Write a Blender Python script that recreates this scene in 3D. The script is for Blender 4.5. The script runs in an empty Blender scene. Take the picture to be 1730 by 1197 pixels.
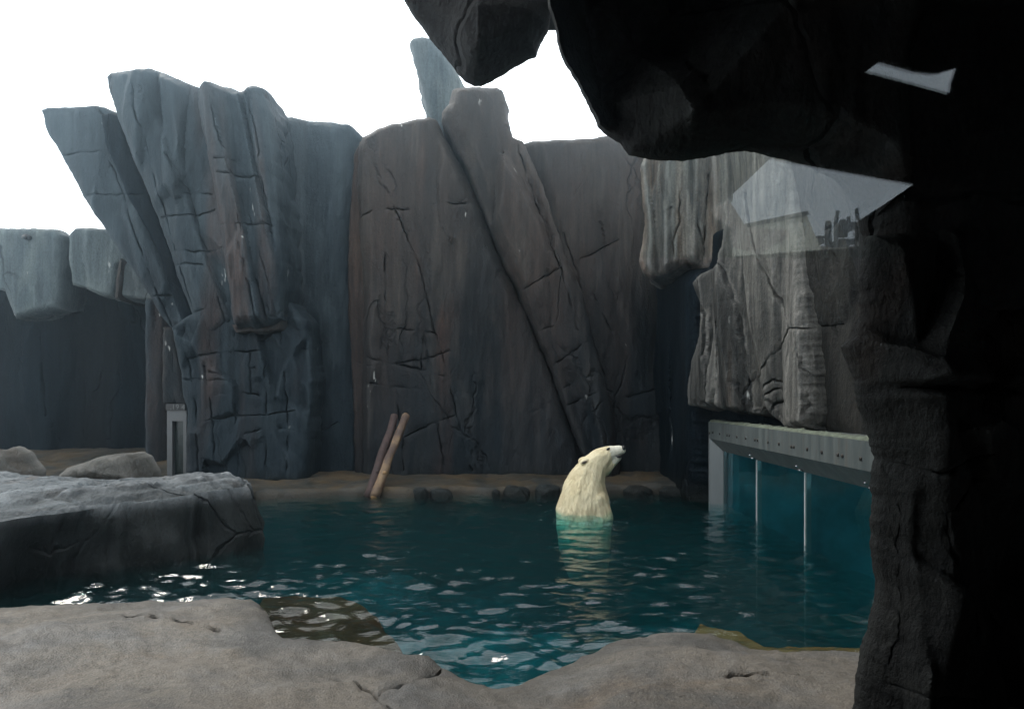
import bpy, bmesh, math, random, time
T0 = time.time()
def tick(w): print('TICK', w, round(time.time()-T0, 1))
import numpy as np
from math import radians
from mathutils import Vector, Matrix
from mathutils.geometry import delaunay_2d_cdt

# ------------------------------------------------------------------ camera, world, sun
random.seed(7); RNG = np.random.default_rng(7)
K = 0.842                      # metres per building unit: everything is laid out in units with the eye 1.9 above the water
F, CX, HY, EYE = 1200.0, 865.0, 671.0, 1.9
S = bpy.context.scene
COL = S.collection
cam = bpy.data.cameras.new('camera'); co = bpy.data.objects.new('camera', cam); COL.objects.link(co)
cam.sensor_width = 36; cam.lens = 36*F/1730; cam.shift_y = (HY-598.5)/1730
cam.clip_start = 0.02; cam.clip_end = 600
co.location = (0, 0, EYE*K); co.rotation_euler = (radians(90), 0, 0)
S.camera = co
SUN_EL, SUN_AZ = 52, -48       # azimuth from +Y towards +X: the veiled sun stands ahead and to the left
W = bpy.data.worlds.new('World'); S.world = W; W.use_nodes = True
nt = W.node_tree; nt.nodes.clear()
wo = nt.nodes.new('ShaderNodeOutputWorld'); bg = nt.nodes.new('ShaderNodeBackground')
sky = nt.nodes.new('ShaderNodeTexSky'); sky.sky_type = 'NISHITA'; sky.sun_disc = False
sky.sun_elevation = radians(SUN_EL); sky.sun_rotation = radians(SUN_AZ)
sky.air_density = 1.2; sky.dust_density = 4.0
tc = nt.nodes.new('ShaderNodeTexCoord'); nz = nt.nodes.new('ShaderNodeTexNoise')
nz.inputs['Scale'].default_value = 2.2; nz.inputs['Detail'].default_value = 5
mp = nt.nodes.new('ShaderNodeMapping'); mp.inputs['Scale'].default_value = (1, 1, 2.5)
rp = nt.nodes.new('ShaderNodeValToRGB')
rp.color_ramp.elements[0].color = (23.0, 24.6, 26.0, 1); rp.color_ramp.elements[0].position = 0.3
rp.color_ramp.elements[1].color = (28.5, 29.4, 30.0, 1); rp.color_ramp.elements[1].position = 0.7
mx = nt.nodes.new('ShaderNodeMixRGB'); mx.inputs[0].default_value = 0.93
nt.links.new(tc.outputs['Generated'], mp.inputs[0]); nt.links.new(mp.outputs[0], nz.inputs['Vector'])
nt.links.new(nz.outputs[0], rp.inputs[0]); nt.links.new(sky.outputs[0], mx.inputs[1]); nt.links.new(rp.outputs[0], mx.inputs[2])
nt.links.new(mx.outputs[0], bg.inputs[0]); nt.links.new(bg.outputs[0], wo.inputs[0])
bg.inputs[1].default_value = 0.10
sl = bpy.data.lights.new('sun', 'SUN'); so = bpy.data.objects.new('sun', sl); COL.objects.link(so)
sl.energy = 2.1; sl.angle = radians(14); sl.color = (1, .95, .86)
a, e = radians(SUN_AZ), radians(SUN_EL)
sd = Vector((math.sin(a)*math.cos(e), math.cos(a)*math.cos(e), math.sin(e)))
so.rotation_euler = sd.to_track_quat('Z', 'Y').to_euler(); so.location = (-10, 10, 20)
S.view_settings.view_transform = 'Standard'; S.view_settings.look = 'None'
S.view_settings.exposure = 0; S.view_settings.gamma = 1; S.view_settings.use_curve_mapping = False
S.cycles.use_denoising = True; S.cycles.max_bounces = 8; S.cycles.transparent_max_bounces = 24
S.cycles.diffuse_bounces = 3; S.cycles.glossy_bounces = 4; S.cycles.caustics_reflective = False; S.cycles.caustics_refractive = False
S.cycles.sample_clamp_indirect = 3.0

# ------------------------------------------------------------------ noise
_perm = RNG.permutation(256); _perm = np.concatenate([_perm, _perm, _perm])
_g = RNG.normal(size=(256, 3)); _g /= np.linalg.norm(_g, axis=1)[:, None]
def perlin(x, y, z):
    x, y, z = np.broadcast_arrays(np.asarray(x, float), np.asarray(y, float), np.asarray(z, float))
    xi, yi, zi = np.floor(x).astype(int), np.floor(y).astype(int), np.floor(z).astype(int)
    xf, yf, zf = x-xi, y-yi, z-zi
    u, v, w = [t*t*t*(t*(t*6-15)+10) for t in (xf, yf, zf)]
    out = 0
    for dx in (0, 1):
        for dy in (0, 1):
            for dz in (0, 1):
                h = _perm[_perm[_perm[(xi+dx) & 255]+((yi+dy) & 255)]+((zi+dz) & 255)]
                g = _g[h]
                d = g[..., 0]*(xf-dx)+g[..., 1]*(yf-dy)+g[..., 2]*(zf-dz)
                out = out + d*(u if dx else 1-u)*(v if dy else 1-v)*(w if dz else 1-w)
    return out*1.6
def fbm(x, y, z, o=4, l=2.1, g=0.5):
    s, a = 0, 1
    for _ in range(o):
        s = s+a*perlin(x, y, z); x, y, z = np.asarray(x)*l+5.2, np.asarray(y)*l+1.3, np.asarray(z)*l+8.1; a *= g
    return s
def ridged(x, y, z, o=3):
    s, a = 0, 1
    for _ in range(o):
        s = s+a*(1-2*np.abs(perlin(x, y, z))); x, y, z = x*2.1+3, y*2.1+7, z*2.1+1; a *= .5
    return s

# ------------------------------------------------------------------ mesh helpers
def new_mesh(name, V, Fs, mats, parent=None, smooth=True, scale=True, origin=None):
    V = np.asarray(V, float)
    if scale: V = V*K
    if origin is None:
        org = Vector((float((V[:, 0].min()+V[:, 0].max())/2), float((V[:, 1].min()+V[:, 1].max())/2), float(V[:, 2].min())))
    else: org = Vector(origin)
    me = bpy.data.meshes.new(name)
    if len(Fs) and isinstance(Fs[0], np.ndarray):
        V2 = (V-np.array(org)).astype(np.float32); me.vertices.add(len(V2)); me.vertices.foreach_set('co', V2.ravel())
        idx_ = np.concatenate([f.ravel() for f in Fs]).astype(np.int32); tot = np.concatenate([np.full(f.shape[0], f.shape[1]) for f in Fs]).astype(np.int32)
        me.loops.add(len(idx_)); me.loops.foreach_set('vertex_index', idx_)
        me.polygons.add(len(tot)); me.polygons.foreach_set('loop_start', (np.cumsum(tot)-tot).astype(np.int32)); me.polygons.foreach_set('loop_total', tot)
        me.update(calc_edges=True)
    else: me.from_pydata((V-np.array(org)).tolist(), [], [list(map(int, f)) for f in Fs])
    if smooth: me.polygons.foreach_set('use_smooth', [True]*len(me.polygons))
    for m in (mats if isinstance(mats, (list, tuple)) else [mats]): me.materials.append(m)
    me.update()
    o = bpy.data.objects.new(name, me); COL.objects.link(o); o.location = org
    if parent is not None:
        o.parent = parent; o.matrix_parent_inverse = Matrix.Translation(parent.location).inverted() if parent.rotation_euler == Vector() else parent.matrix_basis.inverted()
    return o
def tag(o, label=None, cat=None, group=None, kind=None):
    if label: o['label'] = label
    if cat: o['category'] = cat
    if group: o['group'] = group
    if kind: o['kind'] = kind
    return o
def thing(name, label, cat, loc, group=None):
    o = bpy.data.objects.new(name, None); COL.objects.link(o); o.location = Vector(loc)*K; o.empty_display_size = .2
    return tag(o, label, cat, group)
def box(x0, x1, y0, y1, z0, z1):
    V = [(x, y, z) for x in (x0, x1) for y in (y0, y1) for z in (z0, z1)]
    return V, [(0, 1, 3, 2), (4, 6, 7, 5), (0, 4, 5, 1), (2, 3, 7, 6), (0, 2, 6, 4), (1, 5, 7, 3)]
def merge(parts):
    V, Fs = [], []
    for v, f in parts:
        n = len(V); V += list(v); Fs += [tuple(i+n for i in q) for q in f]
    return V, Fs
def ray(px, py):
    px, py = np.asarray(px, float), np.asarray(py, float)
    return np.stack([(px-CX)/F, np.ones_like(px), -(py-HY)/F], -1)
def at(px, py, Y): return np.array([(px-CX)/F*Y, Y, EYE-(py-HY)/F*Y])
def on_plane(px, py, p0, n):
    d = ray(px, py); o = np.array([0, 0, EYE]); n = np.asarray(n, float)
    t = ((np.asarray(p0, float)-o) @ n)/(d @ n)
    return o+d*t[..., None]
def tube(path, rad, seg=10, cap=True, nz=0, seed=0):
    P = [np.asarray(p, float) for p in path]; V, Fs = [], []
    for i, p in enumerate(P):
        t = P[min(i+1, len(P)-1)]-P[max(i-1, 0)]; t /= np.linalg.norm(t)
        a = np.cross(t, [0, 1, 0] if abs(t[1]) < .8 else [1, 0, 0]); a /= np.linalg.norm(a); b = np.cross(t, a)
        r = rad[i] if hasattr(rad, '__len__') else rad
        for k in range(seg):
            th = 2*math.pi*k/seg; q = a*math.cos(th)+b*math.sin(th)
            rr = r*(1+nz*float(perlin(p[0]*3+q[0]*1.5+seed, p[1]*3+q[1]*1.5, p[2]*2.2+q[2]*1.5)))
            V.append(p+q*rr)
    for i in range(len(P)-1):
        for k in range(seg):
            a0 = i*seg+k; b0 = i*seg+(k+1) % seg
            Fs.append((a0, b0, b0+seg, a0+seg))
    if cap: Fs.append(tuple(range(seg))[::-1]); Fs.append(tuple(range((len(P)-1)*seg, len(P)*seg)))
    return V, Fs
def densify(pl, step, closed=True):
    pl = [np.asarray(p, float) for p in pl]; out = []
    n = len(pl) if closed else len(pl)-1
    for i in range(n):
        a, b = pl[i], pl[(i+1) % len(pl)]; m = max(1, int(np.linalg.norm(b-a)/step))
        out += [a+(b-a)*j/m for j in range(m)]
    if not closed: out.append(pl[-1])
    return np.array(out)
def seg_dist(P, A, B):
    """distance of points P to the nearest of the short segments A-B (they follow one another)"""
    from mathutils.kdtree import KDTree
    mid = (A+B)/2; kd = KDTree(len(mid))
    for i, q in enumerate(mid.tolist()): kd.insert((q[0], q[1], 0), i)
    kd.balance(); fi = kd.find; n = len(mid)
    near = np.array([fi((x, y, 0))[1] for x, y in P.tolist()], int) if len(P) else np.zeros(0, int)
    out = np.full(len(P), 1e9)
    for k in (-1, 0, 1):
        j = (near+k) % n; a, d = A[j], B[j]-A[j]
        t = np.clip(((P-a)*d).sum(1)/((d**2).sum(1)+1e-12), 0, 1)
        out = np.minimum(out, np.sqrt(((P-a-t[:, None]*d)**2).sum(1)))
    return out
def inside(P, poly):
    x, y = P[:, 0], P[:, 1]; r = np.zeros(len(P), bool); j = len(poly)-1
    for i in range(len(poly)):
        xi, yi = poly[i]; xj, yj = poly[j]
        if yi != yj:
            r ^= ((yi > y) != (yj > y)) & (x < (xj-xi)*(y-yi)/(yj-yi)+xi)
        j = i
    return r

def slab(name, outline, mat, plane=None, Y=None, step=4.0, R=.3, thick=1.2, relief=None, cracks=(), rough=.05, rscale=1.0,
         crack_w=1.7, crack_d=.058, jag=1.2, facets=None, stretch=.35, parent=None, taper=0.0, centre=None, world=None, flare=None, side_noise=.06):
    """A solid rock: its outline lies on a plane in the place, the side to the viewer is carved (rounded rim, facets, cracks,
    grain), the flanks run back by `thick`. world=True: the outline is given in plan as (x, y) at plane height."""
    if plane is None: p0, n = np.array([0, Y, 0.]), np.array([0, -1., 0])
    else: p0, n = np.asarray(plane[0], float), np.asarray(plane[1], float)
    n = n/np.linalg.norm(n)
    ol = densify(outline, step)
    # a little natural waver on the rim
    sc = 1.0 if world is None else 60.0
    w = jag/sc if world is not None else jag
    ol = ol+np.stack([perlin(ol[:, 0]*.045*sc, ol[:, 1]*.045*sc, 3.3), perlin(ol[:, 0]*.045*sc, ol[:, 1]*.045*sc, 9.1)], 1)*w*1.4
    ol = ol+np.stack([perlin(ol[:, 0]*.17*sc, ol[:, 1]*.17*sc, 5.3), perlin(ol[:, 0]*.17*sc, ol[:, 1]*.17*sc, 2.1)], 1)*w*.7
    lo, hi = ol.min(0), ol.max(0)
    gx, gy = np.meshgrid(np.arange(lo[0], hi[0], step), np.arange(lo[1], hi[1], step*.87))
    gx = gx+(np.arange(gx.shape[0]) % 2)[:, None]*step*.5
    G = np.stack([gx.ravel(), gy.ravel()], 1)+RNG.normal(size=(gx.size, 2))*step*.08
    cr = [np.asarray(c, float) for c in cracks]
    extra = []
    for c in cr:
        d = densify(c, step*.8, closed=False)
        d = d+np.stack([perlin(d[:, 0]*.09, d[:, 1]*.09, 1.7), perlin(d[:, 0]*.09, d[:, 1]*.09, 6.7)], 1)*2.0
        extra.append(d)
    A0, B0 = ol, np.roll(ol, -1, 0)
    if world is None:
        vis = (G[:, 0] > -40) & (G[:, 0] < 1770) & (G[:, 1] > -40) & (G[:, 1] < 1240)
        G = G[vis | (RNG.random(len(G)) < .03)]
    G = G[inside(G, ol)]
    if len(G): G = G[seg_dist(G, A0, B0) > step*2.3]
    tg = np.roll(ol, -1, 0)-np.roll(ol, 1, 0); tg /= np.linalg.norm(tg, axis=1)[:, None]+1e-9
    ar_ = np.sum(ol[:, 0]*np.roll(ol[:, 1], -1)-np.roll(ol[:, 0], -1)*ol[:, 1]); ni = np.stack([-tg[:, 1], tg[:, 0]], 1)*(1 if ar_ > 0 else -1)
    loops = []
    for kf in (.75, 1.6):
        lp = ol+ni*step*kf; lp = lp[inside(lp, ol)]; lp = lp[seg_dist(lp, A0, B0) > step*kf*.8]; loops.append(lp)
    LP = np.concatenate(loops)
    if extra:
        CA = np.concatenate([d[:-1] for d in extra]); CB = np.concatenate([d[1:] for d in extra])
        dd = seg_dist(G, CA, CB); G = G[dd > crack_w*1.7]
        ex = []
        for d in extra:
            t = np.gradient(d, axis=0); t /= np.linalg.norm(t, axis=1)[:, None]+1e-9; nn = np.stack([-t[:, 1], t[:, 0]], 1)
            ex += [d, d+nn*crack_w, d-nn*crack_w]
        ex = np.concatenate(ex); ex = ex[inside(ex, ol)]
        ex = ex[seg_dist(ex, A0, B0) > step*.4]
        G = np.concatenate([G, ex])
    if extra and len(LP): LP = LP[seg_dist(LP, CA, CB) > crack_w*1.3]
    P = np.concatenate([ol, LP, G]); m = len(ol)
    r = delaunay_2d_cdt([Vector(p) for p in P], [], [list(range(m))], 1, 1e-4)
    P2 = np.array([tuple(v) for v in r[0]]); tri = np.array([f for f in r[2] if len(f) == 3])
    if world is None: X = on_plane(P2[:, 0], P2[:, 1], p0, n)
    else: X = np.stack([P2[:, 0], P2[:, 1], np.full(len(P2), p0[2])], 1)
    olX = on_plane(ol[:, 0], ol[:, 1], p0, n) if world is None else np.stack([ol[:, 0], ol[:, 1], np.full(m, p0[2])], 1)
    # local frame
    up = np.array([0, 0, 1.]) if abs(n[2]) < .8 else np.array([0, 1., 0])
    U = np.cross(up, n); U /= np.linalg.norm(U); Vv = np.cross(n, U)
    uv = np.stack([X @ U, X @ Vv], 1); oluv = np.stack([olX @ U, olX @ Vv], 1)
    e = seg_dist(uv, oluv, np.roll(oluv, -1, 0))
    rim = np.clip(e/R, 0, 1); off = R*np.sqrt(np.clip(1-(1-rim)**2, 0, 1))
    x, y, z = X[:, 0]*rscale, X[:, 1]*rscale, X[:, 2]*rscale
    fr = np.clip(e/(R*.7+1e-6), 0, 1)
    if facets:
        fs, fa = facets            # size in units, strength: flat-faced cells, each with a plane of its own
        k = max(8, int((uv[:, 0].max()-uv[:, 0].min())*(uv[:, 1].max()-uv[:, 1].min())*stretch/fs**2))
        rg = np.random.default_rng(abs(hash(name)) % 1000 if False else sum(map(ord, name))+k)
        C = np.stack([rg.uniform(uv[:, 0].min(), uv[:, 0].max(), k), rg.uniform(uv[:, 1].min(), uv[:, 1].max(), k)], 1)
        T = rg.normal(size=(k, 2))*.22*fa; O = rg.normal(size=k)*.10*fa
        wx = fbm(x*.7, y*.7, z*.7, 2)*.10*fs; wy = fbm(x*.7+9, y*.7, z*.7, 2)*.2*fs
        best = np.full(len(uv), 1e9); second = best.copy(); pick = np.zeros(len(uv), int); pick2 = pick.copy()
        for j in range(k):
            d = (uv[:, 0]+wx-C[j, 0])**2+((uv[:, 1]+wy-C[j, 1])*stretch)**2
            nb = d < best; ns = ~nb & (d < second); pick2 = np.where(nb, pick, np.where(ns, j, pick2)); second = np.where(nb, best, np.where(ns, d, second)); pick = np.where(nb, j, pick); best = np.where(nb, d, best)
        def pl_(pk): du = uv-C[pk]; return O[pk]+du[:, 0]*T[pk, 0]+np.clip(du[:, 1]*T[pk, 1]*stretch, -.25, .25)
        gap = np.sqrt(second)-np.sqrt(best); w1 = np.clip(.5+gap/(.22*fs), .5, 1)
        off = off+fr*(pl_(pick)*w1+pl_(pick2)*(1-w1))*.8
    global EDGE; EDGE = e
    if relief is not None: off = off+fr*relief(P2[:, 0], P2[:, 1], X)
    off = off+fr*rough*(fbm(x*1.1, y*1.1, z*.45, 5)+.35*fbm(x*5, y*5, z*1.2, 3))
    if extra:
        dc = seg_dist(P2, CA, CB)
        wv = np.clip(.55+1.5*perlin(P2[:, 0]*.035, P2[:, 1]*.035, 4.4), .12, 1.5)
        off = off-fr*crack_d*wv*np.clip(1-dc/(crack_w*.95), 0, 1)-fr*.02*wv*np.exp(-(dc/(crack_w*3))**2)
    X = X+off[:, None]*n
    rings = max(2, int(thick/.16)); V = [X]
    q1, q2 = uv[tri[:, 1]]-uv[tri[:, 0]], uv[tri[:, 2]]-uv[tri[:, 0]]; neg = (q1[:, 0]*q2[:, 1]-q1[:, 1]*q2[:, 0]) < 0
    tri[neg] = tri[neg][:, ::-1]; Fs = [tri]
    # which P2 vertices are the rim: CDT keeps input order, first m
    prev = np.arange(m); cen = olX.mean(0) if centre is None else np.asarray(centre, float)
    edge = np.roll(oluv, -1, 0)-np.roll(oluv, 1, 0); edge /= np.linalg.norm(edge, axis=1)[:, None]+1e-9
    area = 0.5*np.sum(oluv[:, 0]*np.roll(oluv[:, 1], -1)-np.roll(oluv[:, 0], -1)*oluv[:, 1])
    on = np.stack([edge[:, 1], -edge[:, 0]], 1)*(1 if area > 0 else -1)
    ON = on[:, 0:1]*U+on[:, 1:2]*Vv
    for _ in range(3): ON = (np.roll(ON, 1, 0)+ON*2+np.roll(ON, -1, 0))/4
    base = len(X)
    for k in range(1, rings+1):
        t = k/rings; q = olX-n*thick*t
        o2 = side_noise*fbm(q[:, 0]*1.6, q[:, 1]*1.6, q[:, 2]*1.6, 4)*min(1, t*4)+.5*side_noise*ridged(q[:, 0]*.9, q[:, 1]*.9, q[:, 2]*2.2, 2)*min(1, t*4)
        if flare: o2 = o2+flare(t, q)
        q = q+ON*o2[:, None]; q = q+(cen-n*thick*t-q)*taper*t
        V.append(q); cur = base+np.arange(m)+(k-1)*m
        nx = np.roll(np.arange(m), -1)
        s = 1 if area > 0 else -1
        qd = np.stack([prev, cur, cur[nx], prev[nx]], 1); Fs.append(qd if s > 0 else qd[:, ::-1])
        prev = cur
    r2 = delaunay_2d_cdt([Vector(p) for p in oluv], [], [list(range(m))], 1, 1e-5)
    if len(r2[0]) == m:
        t2 = np.array([f for f in r2[2] if len(f) == 3]); a1, a2 = oluv[t2[:, 1]]-oluv[t2[:, 0]], oluv[t2[:, 2]]-oluv[t2[:, 0]]; ps = (a1[:, 0]*a2[:, 1]-a1[:, 1]*a2[:, 0]) > 0
        t2[ps] = t2[ps][:, ::-1]; Fs.append(prev[t2])
    o = new_mesh(name, np.concatenate(V), Fs, mat, parent)
    try: o.data.set_sharp_from_angle(angle=radians(50))
    except Exception: pass
    return o

# ------------------------------------------------------------------ materials
class NT:
    def __init__(s, name):
        s.m = bpy.data.materials.new(name); s.m.use_nodes = True; s.t = s.m.node_tree; s.t.nodes.clear()
        s.out = s.n('ShaderNodeOutputMaterial')
    def n(s, ty, **k):
        q = s.t.nodes.new(ty)
        for a, v in k.items(): setattr(q, a, v)
        return q
    def l(s, a, b): s.t.links.new(a, b)
    def set(s, q, i, v):
        if isinstance(v, (int, float)): q.inputs[i].default_value = v
        elif isinstance(v, (tuple, list)): q.inputs[i].default_value = tuple(v) if len(v) != 3 or q.inputs[i].type == 'VECTOR' else (*v, 1)
        else: s.l(v, q.inputs[i])
    def pos(s):
        if not hasattr(s, '_p'): s._p = s.n('ShaderNodeNewGeometry')
        return s._p.outputs['Position']
    def noise(s, sc, vs=(1, 1, 1), detail=4, rough=.55, off=(0, 0, 0), dist=0):
        mp = s.n('ShaderNodeMapping'); s.l(s.pos(), mp.inputs[0]); mp.inputs['Scale'].default_value = vs; mp.inputs['Location'].default_value = off
        q = s.n('ShaderNodeTexNoise'); s.l(mp.outputs[0], q.inputs['Vector'])
        q.inputs['Scale'].default_value = sc; q.inputs['Detail'].default_value = detail; q.inputs['Roughness'].default_value = rough; q.inputs['Distortion'].default_value = dist
        return q.outputs[0]
    def ramp(s, v, a, b, lo=0, hi=1):
        q = s.n('ShaderNodeMapRange'); s.set(q, 0, v); q.inputs[1].default_value = a; q.inputs[2].default_value = b; q.inputs[3].default_value = lo; q.inputs[4].default_value = hi
        return q.outputs[0]
    def mix(s, f, a, b, mode='MIX'):
        q = s.n('ShaderNodeMixRGB', blend_type=mode); s.set(q, 0, f); s.set(q, 1, a); s.set(q, 2, b); return q.outputs[0]
    def math(s, op, a, b=0):
        q = s.n('ShaderNodeMath', operation=op); s.set(q, 0, a); s.set(q, 1, b); return q.outputs[0]
    def bump(s, h, st, d, nrm=None):
        q = s.n('ShaderNodeBump'); q.inputs['Strength'].default_value = st; q.inputs['Distance'].default_value = d; s.l(h, q.inputs['Height'])
        if nrm is not None: s.l(nrm, q.inputs['Normal'])
        return q.outputs[0]
    def pbr(s, col, rough=.6, nrm=None, metal=0, spec=.5):
        q = s.n('ShaderNodeBsdfPrincipled'); s.set(q, 'Base Color', col); s.set(q, 'Roughness', rough); q.inputs['Metallic'].default_value = metal
        q.inputs['Specular IOR Level'].default_value = spec
        if nrm is not None: s.l(nrm, q.inputs['Normal'])
        s.l(q.outputs[0], s.out.inputs[0]); return s.m

RK = .46
GK = .45
def rock_mat(name, dark, mid, light, rust=(.10, .05, .03), rust_amt=.5, streak=1.0, rough=.6, drop=True, axis=(1, 1, .14), grain=.5, spec=.12, wet_shade=0, top_veil=0, foot_shade=0):
    dark, mid, light, rust = [tuple(v*RK for v in c_) for c_ in (dark, mid, light, rust)]
    t = NT(name); p = t.pos()
    big = t.noise(.62, axis, 5, .62, dist=.5); med = t.noise(1.8, (1, 1, axis[2]*2.2), 5, .62, (3, 1, 7), .3)
    c = t.mix(t.ramp(big, .40, .58), dark, mid)
    c = t.mix(t.ramp(med, .48, .70, 0, .85), c, light)
    c = t.mix(t.ramp(t.noise(.8, (1, 1, axis[2]*.9), 3, .6, (11, 4, 2), .5), .55, .66, 0, rust_amt), c, rust)
    c = t.mix(t.ramp(t.noise(1.3, (1, 1, .5), 5, .65, (7, 2, 2)), .56, .75, 0, .55), c, tuple(v*.42 for v in dark))
    gr = t.noise(14, (1, 1, .05 if axis[2] < .5 else 1), 5, .7, (2, 2, 2))
    c = t.mix(min(1, .8*streak), c, t.mix(t.ramp(gr, .32, .68), (.35, .36, .38), (1.8, 1.78, 1.7)), 'MULTIPLY')
    fine = t.noise(34, (1, 1, .6), 6, .7)
    c = t.mix(.6, c, t.mix(t.ramp(fine, .3, .7), (.45, .45, .45), (1.6, 1.6, 1.6)), 'MULTIPLY')
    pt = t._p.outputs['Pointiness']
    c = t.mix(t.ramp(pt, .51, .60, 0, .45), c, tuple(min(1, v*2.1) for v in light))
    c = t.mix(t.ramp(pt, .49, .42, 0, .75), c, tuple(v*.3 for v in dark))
    if foot_shade:
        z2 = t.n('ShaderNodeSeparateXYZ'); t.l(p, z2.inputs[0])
        dv = t.ramp(t.math('ADD', z2.outputs[2], t.math('MULTIPLY', t.noise(.9, (1, 1, .5), 4, .6, (3, 9, 9), .5), 3.0)), 5.6, 2.2, 0, foot_shade)
        c = t.mix(dv, c, (.007, .015, .021))  # shade at the wall's foot, put into the colour by height
    if top_veil:
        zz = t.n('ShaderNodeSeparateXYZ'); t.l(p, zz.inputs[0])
        hv = t.ramp(t.math('ADD', zz.outputs[2], t.math('MULTIPLY', med, 3.5)), 4.6, 9.0, 0, top_veil)
        c = t.mix(hv, c, tuple(v*1.9 for v in light))  # glare veil towards the wall top, put into the colour by height
    if drop:
        d = t.math('MULTIPLY', t.ramp(t.noise(5.5, (1, 1, .35), 3, .6, (1, 8, 3)), .70, .745), t.ramp(t.noise(.8, (1, 1, 1), 2, .5, (9, 9, 1)), .5, .6))
        c = t.mix(t.math('MULTIPLY', d, .8), c, (.50, .52, .50))
        d2 = t.math('MULTIPLY', t.ramp(t.noise(3.2, (1.2, 1.2, .07), 5, .7, (6, 1, 0)), .60, .70), t.ramp(t.noise(1.1, (1, 1, .5), 3, .5, (2, 7, 5)), .48, .66))
        c = t.mix(t.math('MULTIPLY', d2, .45), c, tuple(min(1, v*2.2) for v in light))
    sx = t.n('ShaderNodeSeparateXYZ'); t.l(p, sx.inputs[0])
    c = t.mix(t.ramp(t.math('ADD', sx.outputs[2], t.math('MULTIPLY', med, -.25)), .22+wet_shade, -.08+wet_shade, 0, .9), c, (.008, .010, .009))
    vo = t.n('ShaderNodeTexVoronoi', feature='DISTANCE_TO_EDGE'); vm = t.n('ShaderNodeMapping'); vm.inputs['Scale'].default_value = (.9, .9, .33 if axis[2] < .5 else .9)
    wv = t.n('ShaderNodeVectorMath', operation='ADD'); nn = t.n('ShaderNodeTexNoise'); t.l(p, nn.inputs['Vector']); nn.inputs['Scale'].default_value = 1.6; nn.inputs['Detail'].default_value = 4
    sc = t.n('ShaderNodeVectorMath', operation='SCALE'); t.l(nn.outputs['Color'], sc.inputs[0]); sc.inputs['Scale'].default_value = .45
    t.l(p, wv.inputs[0]); t.l(sc.outputs[0], wv.inputs[1]); t.l(wv.outputs[0], vm.inputs[0]); t.l(vm.outputs[0], vo.inputs['Vector']); vo.inputs['Scale'].default_value = 1.0
    ck = t.math('MULTIPLY', t.ramp(vo.outputs['Distance'], 0, .022, 1, 0), t.ramp(t.noise(.7, (1, 1, .6), 2, .5, (4, 4, 4)), .48, .6))
    c = t.mix(t.math('MULTIPLY', ck, .6), c, (.008, .009, .01))
    h = t.math('ADD', t.math('MULTIPLY', gr, .35*grain), t.math('ADD', t.math('MULTIPLY', fine, .34), t.math('MULTIPLY', ck, -.7)))
    h = t.math('ADD', h, t.math('MULTIPLY', t.noise(6, (1, 1, .5), 6, .65, (5, 5, 0)), .9))
    nrm = t.bump(h, .9, .06)
    r = t.ramp(med, .3, .7, rough-.12, rough+.15)
    return t.pbr(c, r, nrm, 0, spec)

M = {}
M['wall'] = rock_mat('rock_blue_grey', (.008, .017, .025), (.026, .040, .052), (.072, .095, .108), (.085, .045, .030), .7, top_veil=.5, foot_shade=.55)
M['wallbrown'] = rock_mat('rock_brown_grey', (.014, .016, .018), (.052, .037, .031), (.088, .078, .070), (.11, .052, .032), .9, top_veil=.4, foot_shade=.6)  # own brown streaks, plus the glass's brown reflection put into the colour
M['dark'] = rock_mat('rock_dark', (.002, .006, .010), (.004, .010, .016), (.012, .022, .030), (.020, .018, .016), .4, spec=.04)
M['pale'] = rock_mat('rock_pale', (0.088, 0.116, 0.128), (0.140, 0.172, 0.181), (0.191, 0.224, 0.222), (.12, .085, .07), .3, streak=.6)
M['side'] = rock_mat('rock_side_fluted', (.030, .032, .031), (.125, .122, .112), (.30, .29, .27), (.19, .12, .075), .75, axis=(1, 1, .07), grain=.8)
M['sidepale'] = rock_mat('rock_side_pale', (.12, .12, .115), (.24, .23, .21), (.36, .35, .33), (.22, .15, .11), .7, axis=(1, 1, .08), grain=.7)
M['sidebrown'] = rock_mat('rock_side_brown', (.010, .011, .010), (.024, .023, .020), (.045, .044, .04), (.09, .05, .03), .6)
M['rust'] = rock_mat('rust_stained_rock', (.035, .03, .028), (.065, .040, .030), (.08, .055, .042), (.09, .048, .028), .7, foot_shade=.6)
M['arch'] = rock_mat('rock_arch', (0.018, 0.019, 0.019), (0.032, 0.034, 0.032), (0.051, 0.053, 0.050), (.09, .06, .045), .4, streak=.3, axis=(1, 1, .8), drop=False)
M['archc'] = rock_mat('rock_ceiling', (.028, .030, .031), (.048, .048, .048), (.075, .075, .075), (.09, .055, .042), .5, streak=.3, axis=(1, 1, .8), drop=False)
M['island'] = rock_mat('rock_island', (.035, .040, .045), (.22, .25, .27), (.50, .53, .55), (.20, .13, .085), .5, streak=.15, rough=.5, axis=(1, 1, 1), drop=False, wet_shade=.45)  # waterline wetness raised to paint the front face's shade too
M['boulder'] = rock_mat('rock_boulder', (0.104, 0.100, 0.088), (0.152, 0.144, 0.128), (0.208, 0.200, 0.184), (.15, .11, .08), .4, streak=.1, axis=(1, 1, 1), drop=False)

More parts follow.
